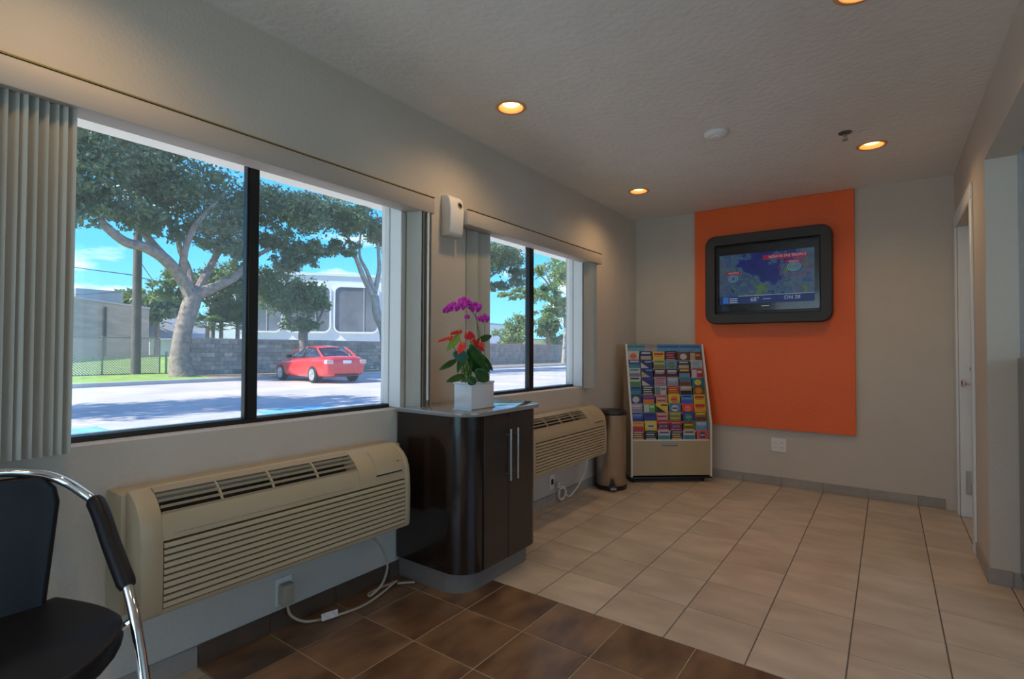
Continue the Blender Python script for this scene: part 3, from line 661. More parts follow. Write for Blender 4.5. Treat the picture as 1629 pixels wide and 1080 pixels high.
# ---------------------------------------------------------------- flowers
PT = tag(empty('potted_flowers', (0.36, 1.985, 0.857)), 'magenta orchid and red anthurium in a square white pot on the cabinet', 'plant')
ox, oy, oz = PT.location
O3 = Vector((ox, oy, oz))
bm = bmesh.new(); px0, px1, py0, py1 = 0.305 - ox, 0.418 - ox, 1.90 - oy, 2.075 - oy
add_box(bm, px0, px1, py0, py1, 0.001, 0.125, 0.003); 
po = finish('pot', bm, M['potw'], PT, True)
box('soil', px0 + 0.008, px1 - 0.008, py0 + 0.008, py1 - 0.008, 0.1252, 0.132, M['soil'], PT, bev=0.002)
bm = bmesh.new(); ring_prism(bm, [(px0 - .002, py0 - .002), (px1 + .002, py0 - .002), (px1 + .002, py1 + .002), (px0 - .002, py1 + .002)], [(px0 + .006, py0 + .006), (px1 - .006, py0 + .006), (px1 - .006, py1 - .006), (px0 + .006, py1 - .006)], 2, 0.1255, 0.136)
finish('pot_rim', bm, M['potw'], PT)
bm = bmesh.new(); add_box(bm, px0 - 0.004, px1 + 0.004, py0 - 0.004, py1 + 0.004, 0.0002, 0.006); finish('pot_base', bm, M['steel'], PT)
def rel(px, py, x=0.36): return at(px, py, 0, x) - O3
root_pt = Vector((0.0, 0.0, 0.13))
def leaf(base, tip, width, m_, fold=0.25, name='leaf', heart=False):
    base, tip = Vector(base), Vector(tip); d = tip - base; Lh = d.length; d.normalize()
    tocam = (CAM - O3 - base).normalized(); side = d.cross(tocam).normalized(); nr = side.cross(d).normalized()
    bm = bmesh.new(); n = 9; rows = []
    for i in range(n + 1):
        s = i / n
        w = width * (math.sin(PI * min(1, s * 0.93 + 0.07)) ** 0.8 if not heart else (math.sin(PI * (s * 0.8 + 0.2)) ** 0.7))
        c = base + d * (Lh * s) - nr * (0.10 * Lh * (s * s)) + nr * 0.0
        rows.append([bm.verts.new(c + side * w * k + nr * fold * w * abs(k)) for k in (-1, -0.55, 0, 0.55, 1)])
    for a, b_ in zip(rows, rows[1:]):
        for k in range(4): bm.faces.new((a[k], a[k + 1], b_[k + 1], b_[k]))
    o = finish(name, bm, m_, PT, True, recalc=False)
    sd = o.modifiers.new('solid', 'SOLIDIFY'); sd.thickness = 0.0012
    return o
def stem(pts, r, m_=None):
    bm = bmesh.new(); tube(bm, spline(pts, 5), r, 6); return finish('stem', bm, m_ or M['stem'], PT, True)
# leaves: base pixel, tip pixel, width
for (bx1, by1, tx1, ty1, w, mm, x) in ((727, 572, 701, 587, .016, 'leafd', .37), (738, 597, 713, 606, .018, 'leafd', .40), (758, 543, 785, 533, .019, 'leafd', .38),
        (748, 548, 772, 588, .030, 'leafd', .41), (752, 585, 783, 590, .020, 'leafd', .35), (757, 588, 778, 608, .034, 'leafd', .42), (745, 600, 757, 612, .026, 'leafd', .43),
        (731, 532, 712, 556, .018, 'leafl', .39), (720, 562, 748, 570, .030, 'leafb', .42), (750, 545, 757, 570, .016, 'leafl', .39), (760, 560, 786, 592, .02, 'leafd', .33),
        (745, 555, 762, 600, .03, 'leafd', .36), (765, 575, 776, 596, .024, 'leafd', .38), (736, 560, 728, 592, .016, 'leafd', .35)):
    leaf(rel(bx1, by1, x), rel(tx1, ty1, x + 0.02), w * 0.9, M[mm])
# cluster of stems rising from the pot
for k in range(26):
    a = rel(736 + random.uniform(-2, 16), 606, 0.36 + random.uniform(-.03, .03)); b_ = rel(735 + random.uniform(-2, 20), 570 + random.uniform(-6, 6), 0.36 + random.uniform(-.03, .04))
    a.z = 0.13; stem([a, (a + b_) / 2 + Vector((0, random.uniform(-.006, .006), 0)), b_], 0.0016, M['leafl'] if k % 3 == 0 else None)
for (px_, py_) in ((728, 530), (748, 535), (735, 555), (760, 550), (714, 540)):
    stem([rel(744, 600), rel((744 + px_) / 2 + 3, (600 + py_) / 2), rel(px_, py_)], 0.0018)
# orchid spikes
sp1 = [rel(762, 600), rel(764, 560), rel(760, 530), rel(757, 505), rel(745, 490), rel(725, 484), rel(712, 488)]
stem(sp1, 0.0022, M['stem']); stem([rel(768, 600), rel(764, 540), rel(760, 518), rel(757, 500), rel(760, 490)], 0.002)
stem([rel(770, 600), rel(771, 540), rel(770, 510)], 0.0014)
def orchid(c, r, yaw=0.0, tilt=0.0):
    tocam = (CAM - O3 - c).normalized(); q = tocam.to_track_quat('Z', 'Y'); R_ = q.to_matrix() @ Matrix.Rotation(yaw, 3, 'Y') @ Matrix.Rotation(tilt, 3, 'X')
    bm = bmesh.new()
    for (ang, ln, wd) in ((0.15, 1.0, .52), (PI - 0.15, 1.0, .52), (PI / 2, .92, .34), (-PI / 2 + .75, .85, .3), (-PI / 2 - .75, .85, .3)):
        vs = []; n = 8; ce = bm.verts.new(R_ @ Vector((0, 0, 0.002)) + c)
        for i in range(n + 1):
            s = i / n; th = PI * s
            p = Vector((r * ln * (0.5 - 0.5 * math.cos(th * 1.0)) * 1.0, 0, 0)); 
            a_ = -PI / 2 + PI * s
            lx_ = r * ln * (0.52 + 0.48 * math.cos(a_ * 1.0)); ly2 = r * wd * math.sin(a_)
            vs.append(bm.verts.new(c + R_ @ Vector((lx_ * math.cos(ang) - ly2 * math.sin(ang), lx_ * math.sin(ang) + ly2 * math.cos(ang), r * (0.12 if wd > .5 else -0.05)))))
        for a, b_ in zip(vs, vs[1:]): bm.faces.new((ce, a, b_))
    o = finish('orchid_flower', bm, M['petal'], PT, True, recalc=False)
    sd = o.modifiers.new('solid', 'SOLIDIFY'); sd.thickness = 0.0008
    b3 = bmesh.new(); lathe(b3, [(r * .02, -r * .05), (r * .2, 0), (r * .16, r * .22), (r * .03, r * .32)], 0, 0, 8)
    lp = finish('lip', b3, M['lip'], o, True); lp.matrix_local = Matrix.Translation(c) @ R_.to_4x4()
for (px_, py_, r, yw) in ((710, 493, .020, .7), (722, 488, .026, .2), (733, 487, .024, -.2), (738, 480, .026, .1), (744, 483, .022, -.3), (756, 489, .028, 0.1), (765, 507, .017, .6), (771, 507, .024, -.3), (743, 504, .013, .5), (760, 506, .010, .2)):
    orchid(rel(px_, py_, 0.36 + random.uniform(-.015, .03)), r * 1.22, yw, random.uniform(-.3, .3))
def anth(bx1, by1, tx1, ty1, w, x=0.38):
    o = leaf(rel(bx1, by1, x), rel(tx1, ty1, x + .02), w, M['anth'], 0.15, 'anthurium_flower', True)
    a = rel(bx1, by1, x) * 0.75 + rel(tx1, ty1, x) * 0.25; tc_ = (CAM - O3 - a).normalized()
    b3 = bmesh.new(); tube(b3, [a, a + tc_ * 0.012 + Vector((0, 0, .012)), a + tc_ * 0.02 + Vector((0, 0, .026))], [.0035, .003, .0015], 8); finish('spadix', b3, M['spad'], o, True)
anth(739, 532, 757, 536, .020, .40); anth(735, 527, 716, 531, .010, .38); anth(721, 536, 697, 543, .007, .40); anth(714, 534, 721, 542, .010, .39)
anth(738, 545, 729, 562, .016, .43); anth(752, 540, 771, 560, .018, .39); anth(762, 545, 770, 552, .014, .42)

# ---------------------------------------------------------------- steel pedal bin
BN = tag(empty('pedal_bin', (0.15, 4.02, 0)), 'tall round steel pedal bin with black lid in the corner', 'bin')
bm = bmesh.new(); lathe(bm, [(0.120, 0.03), (0.124, 0.035), (0.124, 0.60), (0.127, 0.605), (0.127, 0.612)], 0, 0, 48); finish('body', bm, M['steel'], BN, True)
bm = bmesh.new(); lathe(bm, [(0.126, 0.0), (0.130, 0.004), (0.130, 0.028), (0.122, 0.030)], 0, 0, 48); finish('base_ring', bm, M['black'], BN, True)
bm = bmesh.new(); lathe(bm, [(0.130, 0.613), (0.132, 0.618), (0.130, 0.635), (0.115, 0.648), (0.06, 0.655)], 0, 0, 48); finish('lid', bm, M['black'], BN, True)
bm = bmesh.new(); add_box(bm, -0.032, 0.032, -0.175, -0.12, 0.012, 0.045, 0.008, 3); pd = finish('pedal', bm, M['black'], BN, True); pd.rotation_euler = (0, 0, 0.55)
pd2 = box('pedal_pad', -0.022, 0.022, -0.177, -0.1752, 0.02, 0.036, M['galv'], BN, bev=0); pd2.rotation_euler = (0, 0, 0.55)

# ---------------------------------------------------------------- brochure rack
ANG = math.radians(39.5); RW = 0.72; RD = 0.235
RK = tag(empty('brochure_rack', (0.232, 4.243, 0), ANG), 'maple brochure rack on castors standing across the back left corner', 'rack')
# local axes: x along the front, y to the back, z up
side_prof = [(0.0, 0.05), (0.0, 0.52), (0.178, 1.205), (RD, 1.205), (RD, 0.05)]
for x0, x1 in ((0.0, 0.016), (RW - 0.016, RW)):
    bm = bmesh.new(); prism(bm, side_prof, 0, x0, x1); sp_ = finish('side_panel', bm, M['maple'], RK)
    bm = bmesh.new(); prism(bm, [(-0.003, 0.05), (-0.003, 0.521), (0.175, 1.206), (0.178, 1.2055), (0.0005, 0.52), (0.0005, 0.05)], 0, x0 - 0.0005, x1 + 0.0005)
    finish('edge_band', bm, M['edge'], sp_)
box('back_panel', 0.016, RW - 0.016, RD - 0.012, RD, 0.05, 1.2, M['maple'], RK)
box('front_panel', 0.016, RW - 0.016, 0.004, 0.018, 0.062, 0.358, M['maple'], RK)
box('bottom_board', 0.0, RW, 0.0, RD, 0.035, 0.0495, M['black'], RK)
PP = box('name_plate', 0.275, 0.415, -0.002, 0.0035, 0.318, 0.343, M['galv'], RK, bev=0.001, seg=1)
box('plate_groove', 0.278, 0.412, -0.003, -0.0022, 0.318, 0.322, M['black'], PP)
for px_ in (0.04, RW - 0.07):
    for py_ in (0.035, RD - 0.04):
        bm = bmesh.new(); lathe(bm, [(0.016, -0.008), (0.018, -0.005), (0.018, 0.005), (0.016, 0.008)], 0, 0, 16); c = finish('castor', bm, M['black'], RK, True)
        c.rotation_euler = (0, PI / 2, 0); c.location = (px_, py_, 0.0181)
# header strip at the top with beach pictures
HD = box('header_board', 0.018, RW - 0.018, 0.176, 0.182, 1.135, 1.203, cmat(70, 120, 150), RK)
hx = 0.022
for w_, c, d_ in ((0.155, (110, 150, 165), (60, 120, 110)), (0.11, (165, 150, 140), (150, 130, 125)), (0.20, (90, 140, 180), (30, 90, 150)), (0.20, (100, 140, 175), (40, 100, 160))):
    s = box('picture', hx, hx + w_, 0.1742, 0.1758, 1.137, 1.200, cmat(*c), HD); box('picture_sea', hx + .003, hx + w_ - .003, 0.1736, 0.1741, 1.172, 1.192, cmat(*d_), HD); hx += w_ + 0.003
# pockets: ten stepped shelves
rows, cols = 10, 6
Z0, DZ = 0.362, 0.0765
def dep(r): return 0.022 + 0.0158 * r
for r in range(rows):
    z = Z0 + DZ * r; d0 = dep(r)
    box('pocket_shelf', 0.0165, RW - 0.0165, d0, RD - 0.013, z - 0.004, z, M['maple'], RK)
    lip_ = box('pocket_lip', 0.0165, RW - 0.0165, d0 - 0.003, d0 - 0.0005, z - 0.004, z + 0.008, M['edge'], RK)
# leaflets, listed from the top row down as the photograph shows them
# each: (cover colour, title colour, picture colour, description, shape)
Wt, Nv, Yl, Rd, Gn, Sk, Or, Bk, Tn, Pk, Tl, Gy, Pu, Br, Ol = (190, 185, 180), (35, 30, 105), (215, 185, 30), (190, 35, 40), (70, 140, 30), (95, 140, 190), (225, 110, 40), (20, 18, 20), (180, 160, 125), (205, 70, 130), (50, 130, 135), (120, 120, 125), (85, 60, 140), (110, 60, 35), (125, 120, 50)
T = [
 [(Wt, Rd, Or, 'white leaflet with orange flower picture', 'c'), (Nv, Wt, Tn, 'navy leaflet with tan beach picture', 'p'), (Yl, Rd, Br, 'yellow leaflet with red title', 't'), (Bk, Pk, Or, 'black leaflet with pink and orange bands', 's'), (Br, Wt, Wt, 'brown leaflet with pale ornament', 'c'), (Br, Or, Tn, 'brown leaflet with orange picture at left', 'l')],
 [(Pu, Wt, Tl, 'purple and teal leaflet', 'p'), (Nv, Tn, Wt, 'navy leaflet with pale diagonal picture', 'd'), (Tn, Gn, Ol, 'tan leaflet with green picture', 'p'), (Sk, Pk, Gn, 'blue leaflet with pink spot', 'c'), ((30, 45, 70), Wt, Tn, 'dark slate leaflet with small figures', 'p'), (Wt, Sk, Tl, 'white leaflet with teal sea band', 's')],
 [(Wt, Tl, Gy, 'white leaflet with grey rock picture', 'p'), (Nv, Sk, Tn, 'dark blue leaflet with sand diagonal', 'd'), ((85, 25, 35), Wt, Tn, 'maroon leaflet with cream title', 't'), ((75, 20, 40), Wt, Rd, 'dark maroon leaflet with cream title and red edge', 't'), ((90, 30, 55), Yl, Sk, 'maroon leaflet with yellow title', 'p'), (Rd, Wt, Wt, 'red leaflet with white panel at right', 'l')],
 [(Wt, Bk, Gn, 'white leaflet with green box', 'p'), (Nv, Pu, Wt, 'navy leaflet with white diagonal', 'd'), ((170, 150, 160), Rd, Gy, 'pale pink leaflet with red boat', 's'), ((140, 140, 165), Wt, Gy, 'lavender leaflet with white band', 't'), ((90, 110, 140), Gn, Br, 'grey-blue leaflet with landscape', 'p'), ((30, 110, 150), Yl, Yl, 'teal leaflet with yellow sun', 'c')],
 [((60, 90, 140), Nv, Tl, 'white-edged blue leaflet with sea picture', 'p'), (Bk, Wt, Wt, 'black leaflet with white lettering bands', 's'), (Wt, Gy, Gy, 'pale leaflet with small grey stamp', 'l'), ((170, 60, 25), Or, Yl, 'red-brown leaflet with orange lettering', 's'), ((170, 150, 140), Wt, Bk, 'pale leaflet with black foot', 'p'), ((90, 90, 35), Or, Or, 'olive leaflet with orange picture', 'c')],
 [((45, 40, 100), Wt, Wt, 'deep blue leaflet with round white lettering', 'c'), (Pu, Rd, Or, 'purple leaflet with red and orange picture', 'p'), ((190, 130, 110), Rd, Wt, 'peach leaflet with pink lettering', 's'), (Yl, Rd, Or, 'yellow leaflet with big yellow disc', 'c'), (Sk, Nv, (60, 90, 180), 'sky blue leaflet with darker foot', 'p'), (Yl, Rd, Pk, 'yellow leaflet with red slanting title', 't')],
 [((150, 130, 155), Wt, Gy, 'pale mauve leaflet', 't'), ((90, 165, 45), Wt, Wt, 'bright green leaflet with white paper', 'l'), (Yl, Bk, Bk, 'yellow leaflet with black lettering and dark figure', 'd'), ((90, 120, 165), Nv, Wt, 'blue leaflet with white bird', 'c'), ((220, 60, 30), Or, (235, 120, 120), 'orange-red leaflet with pink oval', 'c'), ((225, 160, 45), Rd, Or, 'golden leaflet with red top', 't')],
 [((45, 45, 130), Sk, Nv, 'dark blue leaflet with thin pale line', 't'), ((50, 50, 140), Nv, Nv, 'plain royal blue leaflet', 't'), ((200, 120, 110), Wt, Nv, 'salmon leaflet with blue band', 's'), ((140, 130, 80), Yl, Gn, 'khaki leaflet with green lettering', 's'), ((60, 55, 150), Sk, Gn, 'blue and purple leaflet with green globe', 'c'), ((150, 110, 50), Yl, Br, 'brown and yellow leaflet with landscape', 'p')],
 [((220, 165, 40), Or, Rd, 'amber leaflet with dark red foot', 'p'), ((225, 190, 40), Bk, Wt, 'bright yellow leaflet with small figure', 'c'), ((200, 30, 35), Wt, Nv, 'red leaflet with purple and white lettering', 'x'), ((205, 35, 30), Wt, Nv, 'scarlet leaflet with purple and white lettering', 'x'), ((120, 110, 45), Br, Yl, 'olive leaflet with yellow fields', 's'), ((90, 150, 195), Wt, Sk, 'light blue leaflet with white line', 't')],
 [((120, 50, 40), Wt, Yl, 'dark red leaflet with white letters over yellow', 's'), (Bk, Gy, Wt, 'black leaflet with grey lettering', 's'), ((190, 180, 170), Pu, Tl, 'pale leaflet with violet title and teal sea', 'p'), ((30, 30, 120), Yl, Yl, 'blue leaflet with yellow lettering bands', 's'), ((200, 185, 170), Pu, Tl, 'cream leaflet with violet title and teal sea', 'p'), ((210, 95, 70), Yl, Pu, 'coral leaflet with round purple badge', 'c')],
]
ordn = ['top', 'second', 'third', 'fourth', 'fifth', 'sixth', 'seventh', 'eighth', 'ninth', 'bottom']
cold = ['leftmost', 'second from left', 'third from left', 'third from right', 'second from right', 'rightmost']
CW = (RW - 0.032) / cols
ca, sa = math.cos(ANG), math.sin(ANG)
for i in range(rows):
    r = rows - 1 - i; z = Z0 + DZ * r + 0.0002; d0 = dep(r) + 0.001
    for c in range(cols):
        base, tit, pic, desc, shp = T[i][c]
        jx = random.uniform(-.003, .003); lx_ = 0.016 + CW * (c + 0.5) + jx; hgt = 0.086 + random.uniform(-.004, .006); w = CW - 0.010
        wx = RK.location.x + lx_ * ca - d0 * sa; wy = RK.location.y + lx_ * sa + d0 * ca
        lb = '%s, %s, %s row' % (desc, cold[c], ordn[i])
        q = tag(empty('leaflet', (wx, wy, z), ANG), lb, 'leaflet', 'leaflets in the brochure rack')
        q.rotation_euler = (-0.045, 0, ANG)
        def pb(nm, x0, x1, z0, z1, m_, d=1): return box(nm, x0 * w, x1 * w, -0.0008 * d, -0.0008 * d + 0.0007, z0 * hgt, z1 * hgt, m_, q)
        box('cover', -w / 2, w / 2, 0, 0.004, 0, hgt, cmat(*base), q)
        mt, mp_ = cmat(*tit), cmat(*pic)
        if shp == 't': pb('title', -.4, .4, .62, .86, mt); pb('title', -.36, .3, .48, .54, mt)
        elif shp == 'p': pb('title', -.38, .38, .74, .90, mt); pb('picture', -.46, .46, .04, .52, mp_)
        elif shp == 's':
            for k in range(4): pb('title', -.42 + .05 * (k % 2), .40 - .06 * (k % 3), .12 + .22 * k, .22 + .22 * k, mt if k % 2 else mp_)
        elif shp == 'l': pb('picture', -.46, -.02, .10, .90, mp_); pb('title', .04, .42, .55, .80, mt)
        elif shp == 'c':
            bm = bmesh.new(); n = 20; prism(bm, [(w * .30 * math.cos(2 * PI * k / n), hgt * .5 + hgt * .32 * math.sin(2 * PI * k / n)) for k in range(n)], 1, -0.0008, -0.0001)
            finish('badge', bm, mp_, q); pb('title', -.22, .22, .44, .56, mt, 2)
        elif shp == 'd':
            bm = bmesh.new(); prism(bm, [(-w * .49, hgt * .03), (w * .40, hgt * .03), (-w * .49, hgt * .72)], 1, -0.0008, -0.0001); finish('picture', bm, mp_, q); pb('title', -.1, .44, .72, .86, mt)
        elif shp == 'x':
            pb('picture', -.46, .46, .28, .66, mp_); pb('title', -.36, .36, .80, .86, mt); pb('title', -.40, .40, .12, .18, mt)
            text('JAVA', hgt * .36, mt, q, (0, -0.0012, hgt * .47), name='title')

# ---------------------------------------------------------------- black chair in the near left corner
CH = tag(empty('chair', (0.30, 0.25, 0)), 'black leather chair with chrome tube frame at the near left corner', 'chair')
O4 = Vector(CH.location)
def T2(p): return Vector(p) - O4
# right-hand tube: behind the back, over the arm and down to the floor (mirrored about the chair's centre line y = yc)
yc = 0.225
half = [(0.150, 0.225, 0.825), (0.15, 0.31, 0.824), (0.165, 0.39, 0.808), (0.195, 0.436, 0.782), (0.245, 0.462, 0.755), (0.285, 0.480, 0.725), (0.36, 0.493, 0.639), (0.46, 0.505, 0.53), (0.54, 0.505, 0.41), (0.62, 0.500, 0.26), (0.68, 0.495, 0.12), (0.69, 0.493, 0.03), (0.66, 0.490, 0.014), (0.5, 0.485, 0.012), (0.16, 0.48, 0.012)]
mir = [(x, 2 * yc - y, z) for x, y, z in half[1:]][::-1]
bm = bmesh.new(); tube(bm, [T2(p) for p in spline(mir + half, 6)], 0.0125, 14); FR = finish('frame', bm, M['chrome'], CH, True)
for s in (1, -1):
    y = yc + s * 0.262
    pad = [(0.272, y - s * 0.006, 0.738), (0.31, y, 0.70), (0.36, y + s * 0.006, 0.639), (0.41, y + s * .012, 0.585), (0.452, y + s * .018, 0.538)]
    bm = bmesh.new(); tube(bm, [T2(p) for p in spline(pad, 5)], [0.017] + [0.0215] * 19 + [0.018], 14); pd_ = finish('arm_pad', bm, M['leather'], CH, True)
    bm = bmesh.new(); tube(bm, [T2(p) + Vector((0.005, s * -0.004, 0.0213)) for p in spline(pad, 5)][1:-1], 0.0012, 5); finish('stitching', bm, M['thread'], pd_)
def cushion(name, grid, thick, nrm):
    bm = bmesh.new(); R_ = [[bm.verts.new(T2(p)) for p in row] for row in grid]
    for a, b_ in zip(R_, R_[1:]):
        for k in range(len(a) - 1): bm.faces.new((a[k], a[k + 1], b_[k + 1], b_[k]))
    o = finish(name, bm, M['leather'], CH, True)
    s = o.modifiers.new('solid', 'SOLIDIFY'); s.thickness = thick; s.offset = 0
    bvm = o.modifiers.new('bevel', 'BEVEL'); bvm.width = thick * 0.42; bvm.segments = 4; bvm.limit_method = 'ANGLE'; bvm.angle_limit = math.radians(50)
    return o
# backrest: narrower at the bottom, rounded top corners, slightly hollow
g_ = []
for i in range(11):
    s = i / 10; z = 0.42 + 0.385 * s; hw = 0.165 + 0.05 * s
    if s > 0.8: hw -= 0.045 * ((s - 0.8) / 0.2) ** 2
    x = 0.225 - 0.06 * s
    g_.append([(x - 0.025 * (1 - (k / 5 - 1) ** 2) + 0.0, yc + hw * (k / 5 - 1), z) for k in range(11)])
cushion('backrest', g_, 0.03, 0)
# seat: rounded front, dished
g_ = []
for i in range(15):
    s = i / 14; x = 0.20 + 0.40 * s
    hw = 0.20 + 0.068 * math.sin(min(1, s * 1.5) * PI / 2)
    if s > 0.62: hw *= math.sqrt(max(0.03, 1 - ((s - 0.62) / 0.395) ** 2 * 0.78))
    g_.append([(x, yc + 0.0 + hw * (k / 6 - 1), 0.452 - 0.014 * (1 - (k / 6 - 1) ** 2) - 0.035 * max(0, s - 0.7) / 0.3) for k in range(13)])
cushion('seat', g_, 0.055, 0)
for s in (1, -1):
    bm = bmesh.new(); tube(bm, [T2(p) for p in ((0.50, yc + s * 0.278, 0.47), (0.46, yc + s * 0.20, 0.415), (0.3, yc + s * 0.19, 0.41), (0.22, yc + s * 0.14, 0.43))], 0.009, 8); finish('seat_rail', bm, M['chrome'], CH, True)

# ---------------------------------------------------------------- dark machine in the side room
KM = tag(empty('black_cabinet', (2.78, 3.27, 0)), 'edge of a tall black cabinet at the right margin beside the side wall', 'cabinet')
box('body', -0.225, 0.225, -0.17, 0.2, 0.06, 1.12, M['gloss'], KM, bev=0.004)
box('front_panel', -0.21, 0.21, -0.176, -0.1705, 0.08, 1.10, M['gloss'], KM, bev=0.002)
for sx in (-0.19, 0.19):
    for sy in (-0.14, 0.16): box('foot', sx - 0.02, sx + 0.02, sy - 0.02, sy + 0.02, 0.0002, 0.06, M['black'], KM)
KM.location = (2.775, 3.29, 0)

# ================================================================ outdoors
G = -0.15
struct(box('trim_3', -8.9, -0.16, -30, 60, G - 0.5, G, M['concrete']))['label'] = 'pale concrete walkway outside'
PK = struct(box('trim_4', -19.5, -8.9, -40, 80, G - 0.5, G - 0.02, M['asphalt'])); PK['label'] = 'asphalt car park outside'
for (x0, x1, y0, y1) in ((-8.25, -7.3, 1.0, 2.9), (-8.25, -7.4, 5.4, 7.0)):
    box('paint_patch', x0 - .3, x1 - .3, y0, y1, G + 0.0005, G + 0.003, M['bluepaint'], PK)
for y in (3.9, 8.6, 11.3, 14.0): box('paint_line', -8.29, -8.1, y, y + 0.12, G + 0.0005, G + 0.003, M['whitepaint'], PK)
KB = struct(box('trim_5', -19.75, -19.5, -40, 80, G - 0.5, G + 0.12, M['concrete'], bev=0.02)); KB['label'] = 'pale kerb along the lawn'
LW = struct(box('ground', -140, -19.75, -90, 140, G - 0.5, G + 0.08, M['lawn'])); LW.name = 'trim_6'; LW['label'] = 'green lawn beyond the kerb'
GZ = G + 0.08
struct(box('trim_9', -60, -23.7, 12, 90, GZ + 0.001, GZ + 0.012, M['asphalt']))['label'] = 'yard behind the block wall'
bm = bmesh.new(); prism(bm, [(-28.5, GZ - .01), (-44, GZ + .5), (-75, GZ + .55), (-75, GZ - .01)], 1, -60, 20.5)
struct(finish('trim_10', bm, M['lawn']))['label'] = 'gently rising lawn behind the wire fence'
struct(box('trim_7', -23.2, -19.75, 10.2, 50, GZ + 0.001, GZ + 0.01, M['mulch']))['label'] = 'strip of fallen leaves by the wall'
struct(box('trim_8', -27.3, -26.6, 2, 10.2, GZ + 0.001, GZ + 0.008, M['mulch']))['label'] = 'bare earth strip under the wire fence'

# block wall with single blocks
BW = tag(empty('block_wall', (-23.5, 10.2, GZ)), 'long low grey block wall behind the red car', 'wall')
box('core', -0.15, -0.02, 0, 38, 0, 1.63, M['mortar'], BW)
nb = 0
bme = bmesh.new(); add_box(bme, -0.021, 0.0, 0.006, 0.404, 0.005, 0.198); me_b = bpy.data.meshes.new('block'); bme.to_mesh(me_b); bme.free(); me_b.materials.append(M['block'])
rest = bmesh.new()
for cidx in range(93):
    for r in range(8):
        y = cidx * 0.41 + (0.205 if r % 2 else 0); 
        if y > 37.5: continue
        dx = random.uniform(0, 0.025)
        if nb < 298:
            o = bpy.data.objects.new('block', me_b); COL.objects.link(o); o.parent = BW; o.location = (dx, y, r * 0.204); nb += 1
        else: add_box(rest, dx - 0.021, dx, y + .006, y + .404, r * .204 + .005, r * .204 + .198)
stuff(finish('block_courses', rest, M['block'], BW))
box('coping', -0.18, 0.05, 0, 38, 1.635, 1.69, M['block'], BW)

# chain link fence
FN = tag(empty('wire_fence', (-27, 3, GZ)), 'chain link fence on steel posts in front of the tan building', 'fence')
fy0, fy1, fh = -1.2, 7.4, 1.72
bm = bmesh.new(); n = int((fy1 - fy0 + fh) / 0.11)
def bar(bm, a, b, r):
    a, b = Vector(a), Vector(b); d = (b - a).normalized(); s = d.cross(Vector((1, 0, 0))).normalized() * r; u = Vector((r, 0, 0))
    A = [bm.verts.new(a + q) for q in (s, u, -s, -u)]; B = [bm.verts.new(b + q) for q in (s, u, -s, -u)]
    for k in range(4): bm.faces.new((A[k], A[(k + 1) % 4], B[(k + 1) % 4], B[k]))
for sgn in (1, -1):
    for k in range(n):
        y = fy0 - fh + k * 0.11; a0 = max(0, fy0 - y); a1 = min(fh, fy1 - y)
        if a1 <= a0: continue
        ya, yb2 = y + a0, y + a1
        za, zb = (a0, a1) if sgn > 0 else (fh - a0, fh - a1)
        bar(bm, (0, ya, za), (0, yb2, zb), 0.012)
stuff(finish('wire_mesh', bm, M['galv'], FN))
bm = bmesh.new(); tube(bm, [(0, fy0, fh), (0, fy1, fh)], 0.022, 8); finish('top_rail', bm, M['galv'], FN, True)
for y in (fy0, 2.45, 5.1, fy1):
    bm = bmesh.new(); tube(bm, [(0.03, y, 0), (0.03, y, fh + 0.05)], 0.032, 8); finish('post', bm, M['galv'], FN, True)
bm = bmesh.new(); pbs = at(264, 600, 0, -25.9); tube(bm, [(pbs.x, pbs.y, GZ - .02), (pbs.x, pbs.y, GZ + 1.05)], 0.05, 8); tag(finish('bollard', bm, M['galv'], None, True), 'short pale post left of the large tree trunk', 'post')

# utility pole and wires
PO = tag(empty('utility_pole', (-26.2, 9.15, GZ)), 'tall dark wooden utility pole left of the large tree', 'pole')
bm = bmesh.new(); tube(bm, [(0, 0, -0.02), (0, 0, 5), (0, 0, 11.5)], [0.20, 0.175, 0.15], 14); finish('mast', bm, M['pole'], PO, True)
box('crossarm', -0.06, 0.06, -1.1, 1.1, 10.6, 10.75, M['pole'], PO)
for (a, b_, lb) in (((20, 398, -45), (215, 438, -26.2), 'sagging power line left of the pole, middle height'),
                ((215, 440, -26.2), (400, 470, -60), 'power line running right from the pole behind the tree'),
                ((20, 467, -90), (215, 463, -26.4), 'thin low power line over the tan building'),
                ((222, 415, -26.2), (262, 462, -50), 'short steep guy wire right of the pole')):
    A_, B_ = at(a[0], a[1], 0, a[2]), at(b_[0], b_[1], 0, b_[2]); Mi = (A_ + B_) / 2 - Vector((0, 0, 0.25))
    bm = bmesh.new(); tube(bm, spline([A_, Mi, B_], 6), 0.022, 5); tag(finish('power_line', bm, M['bronze'], None, True), lb, 'cable')

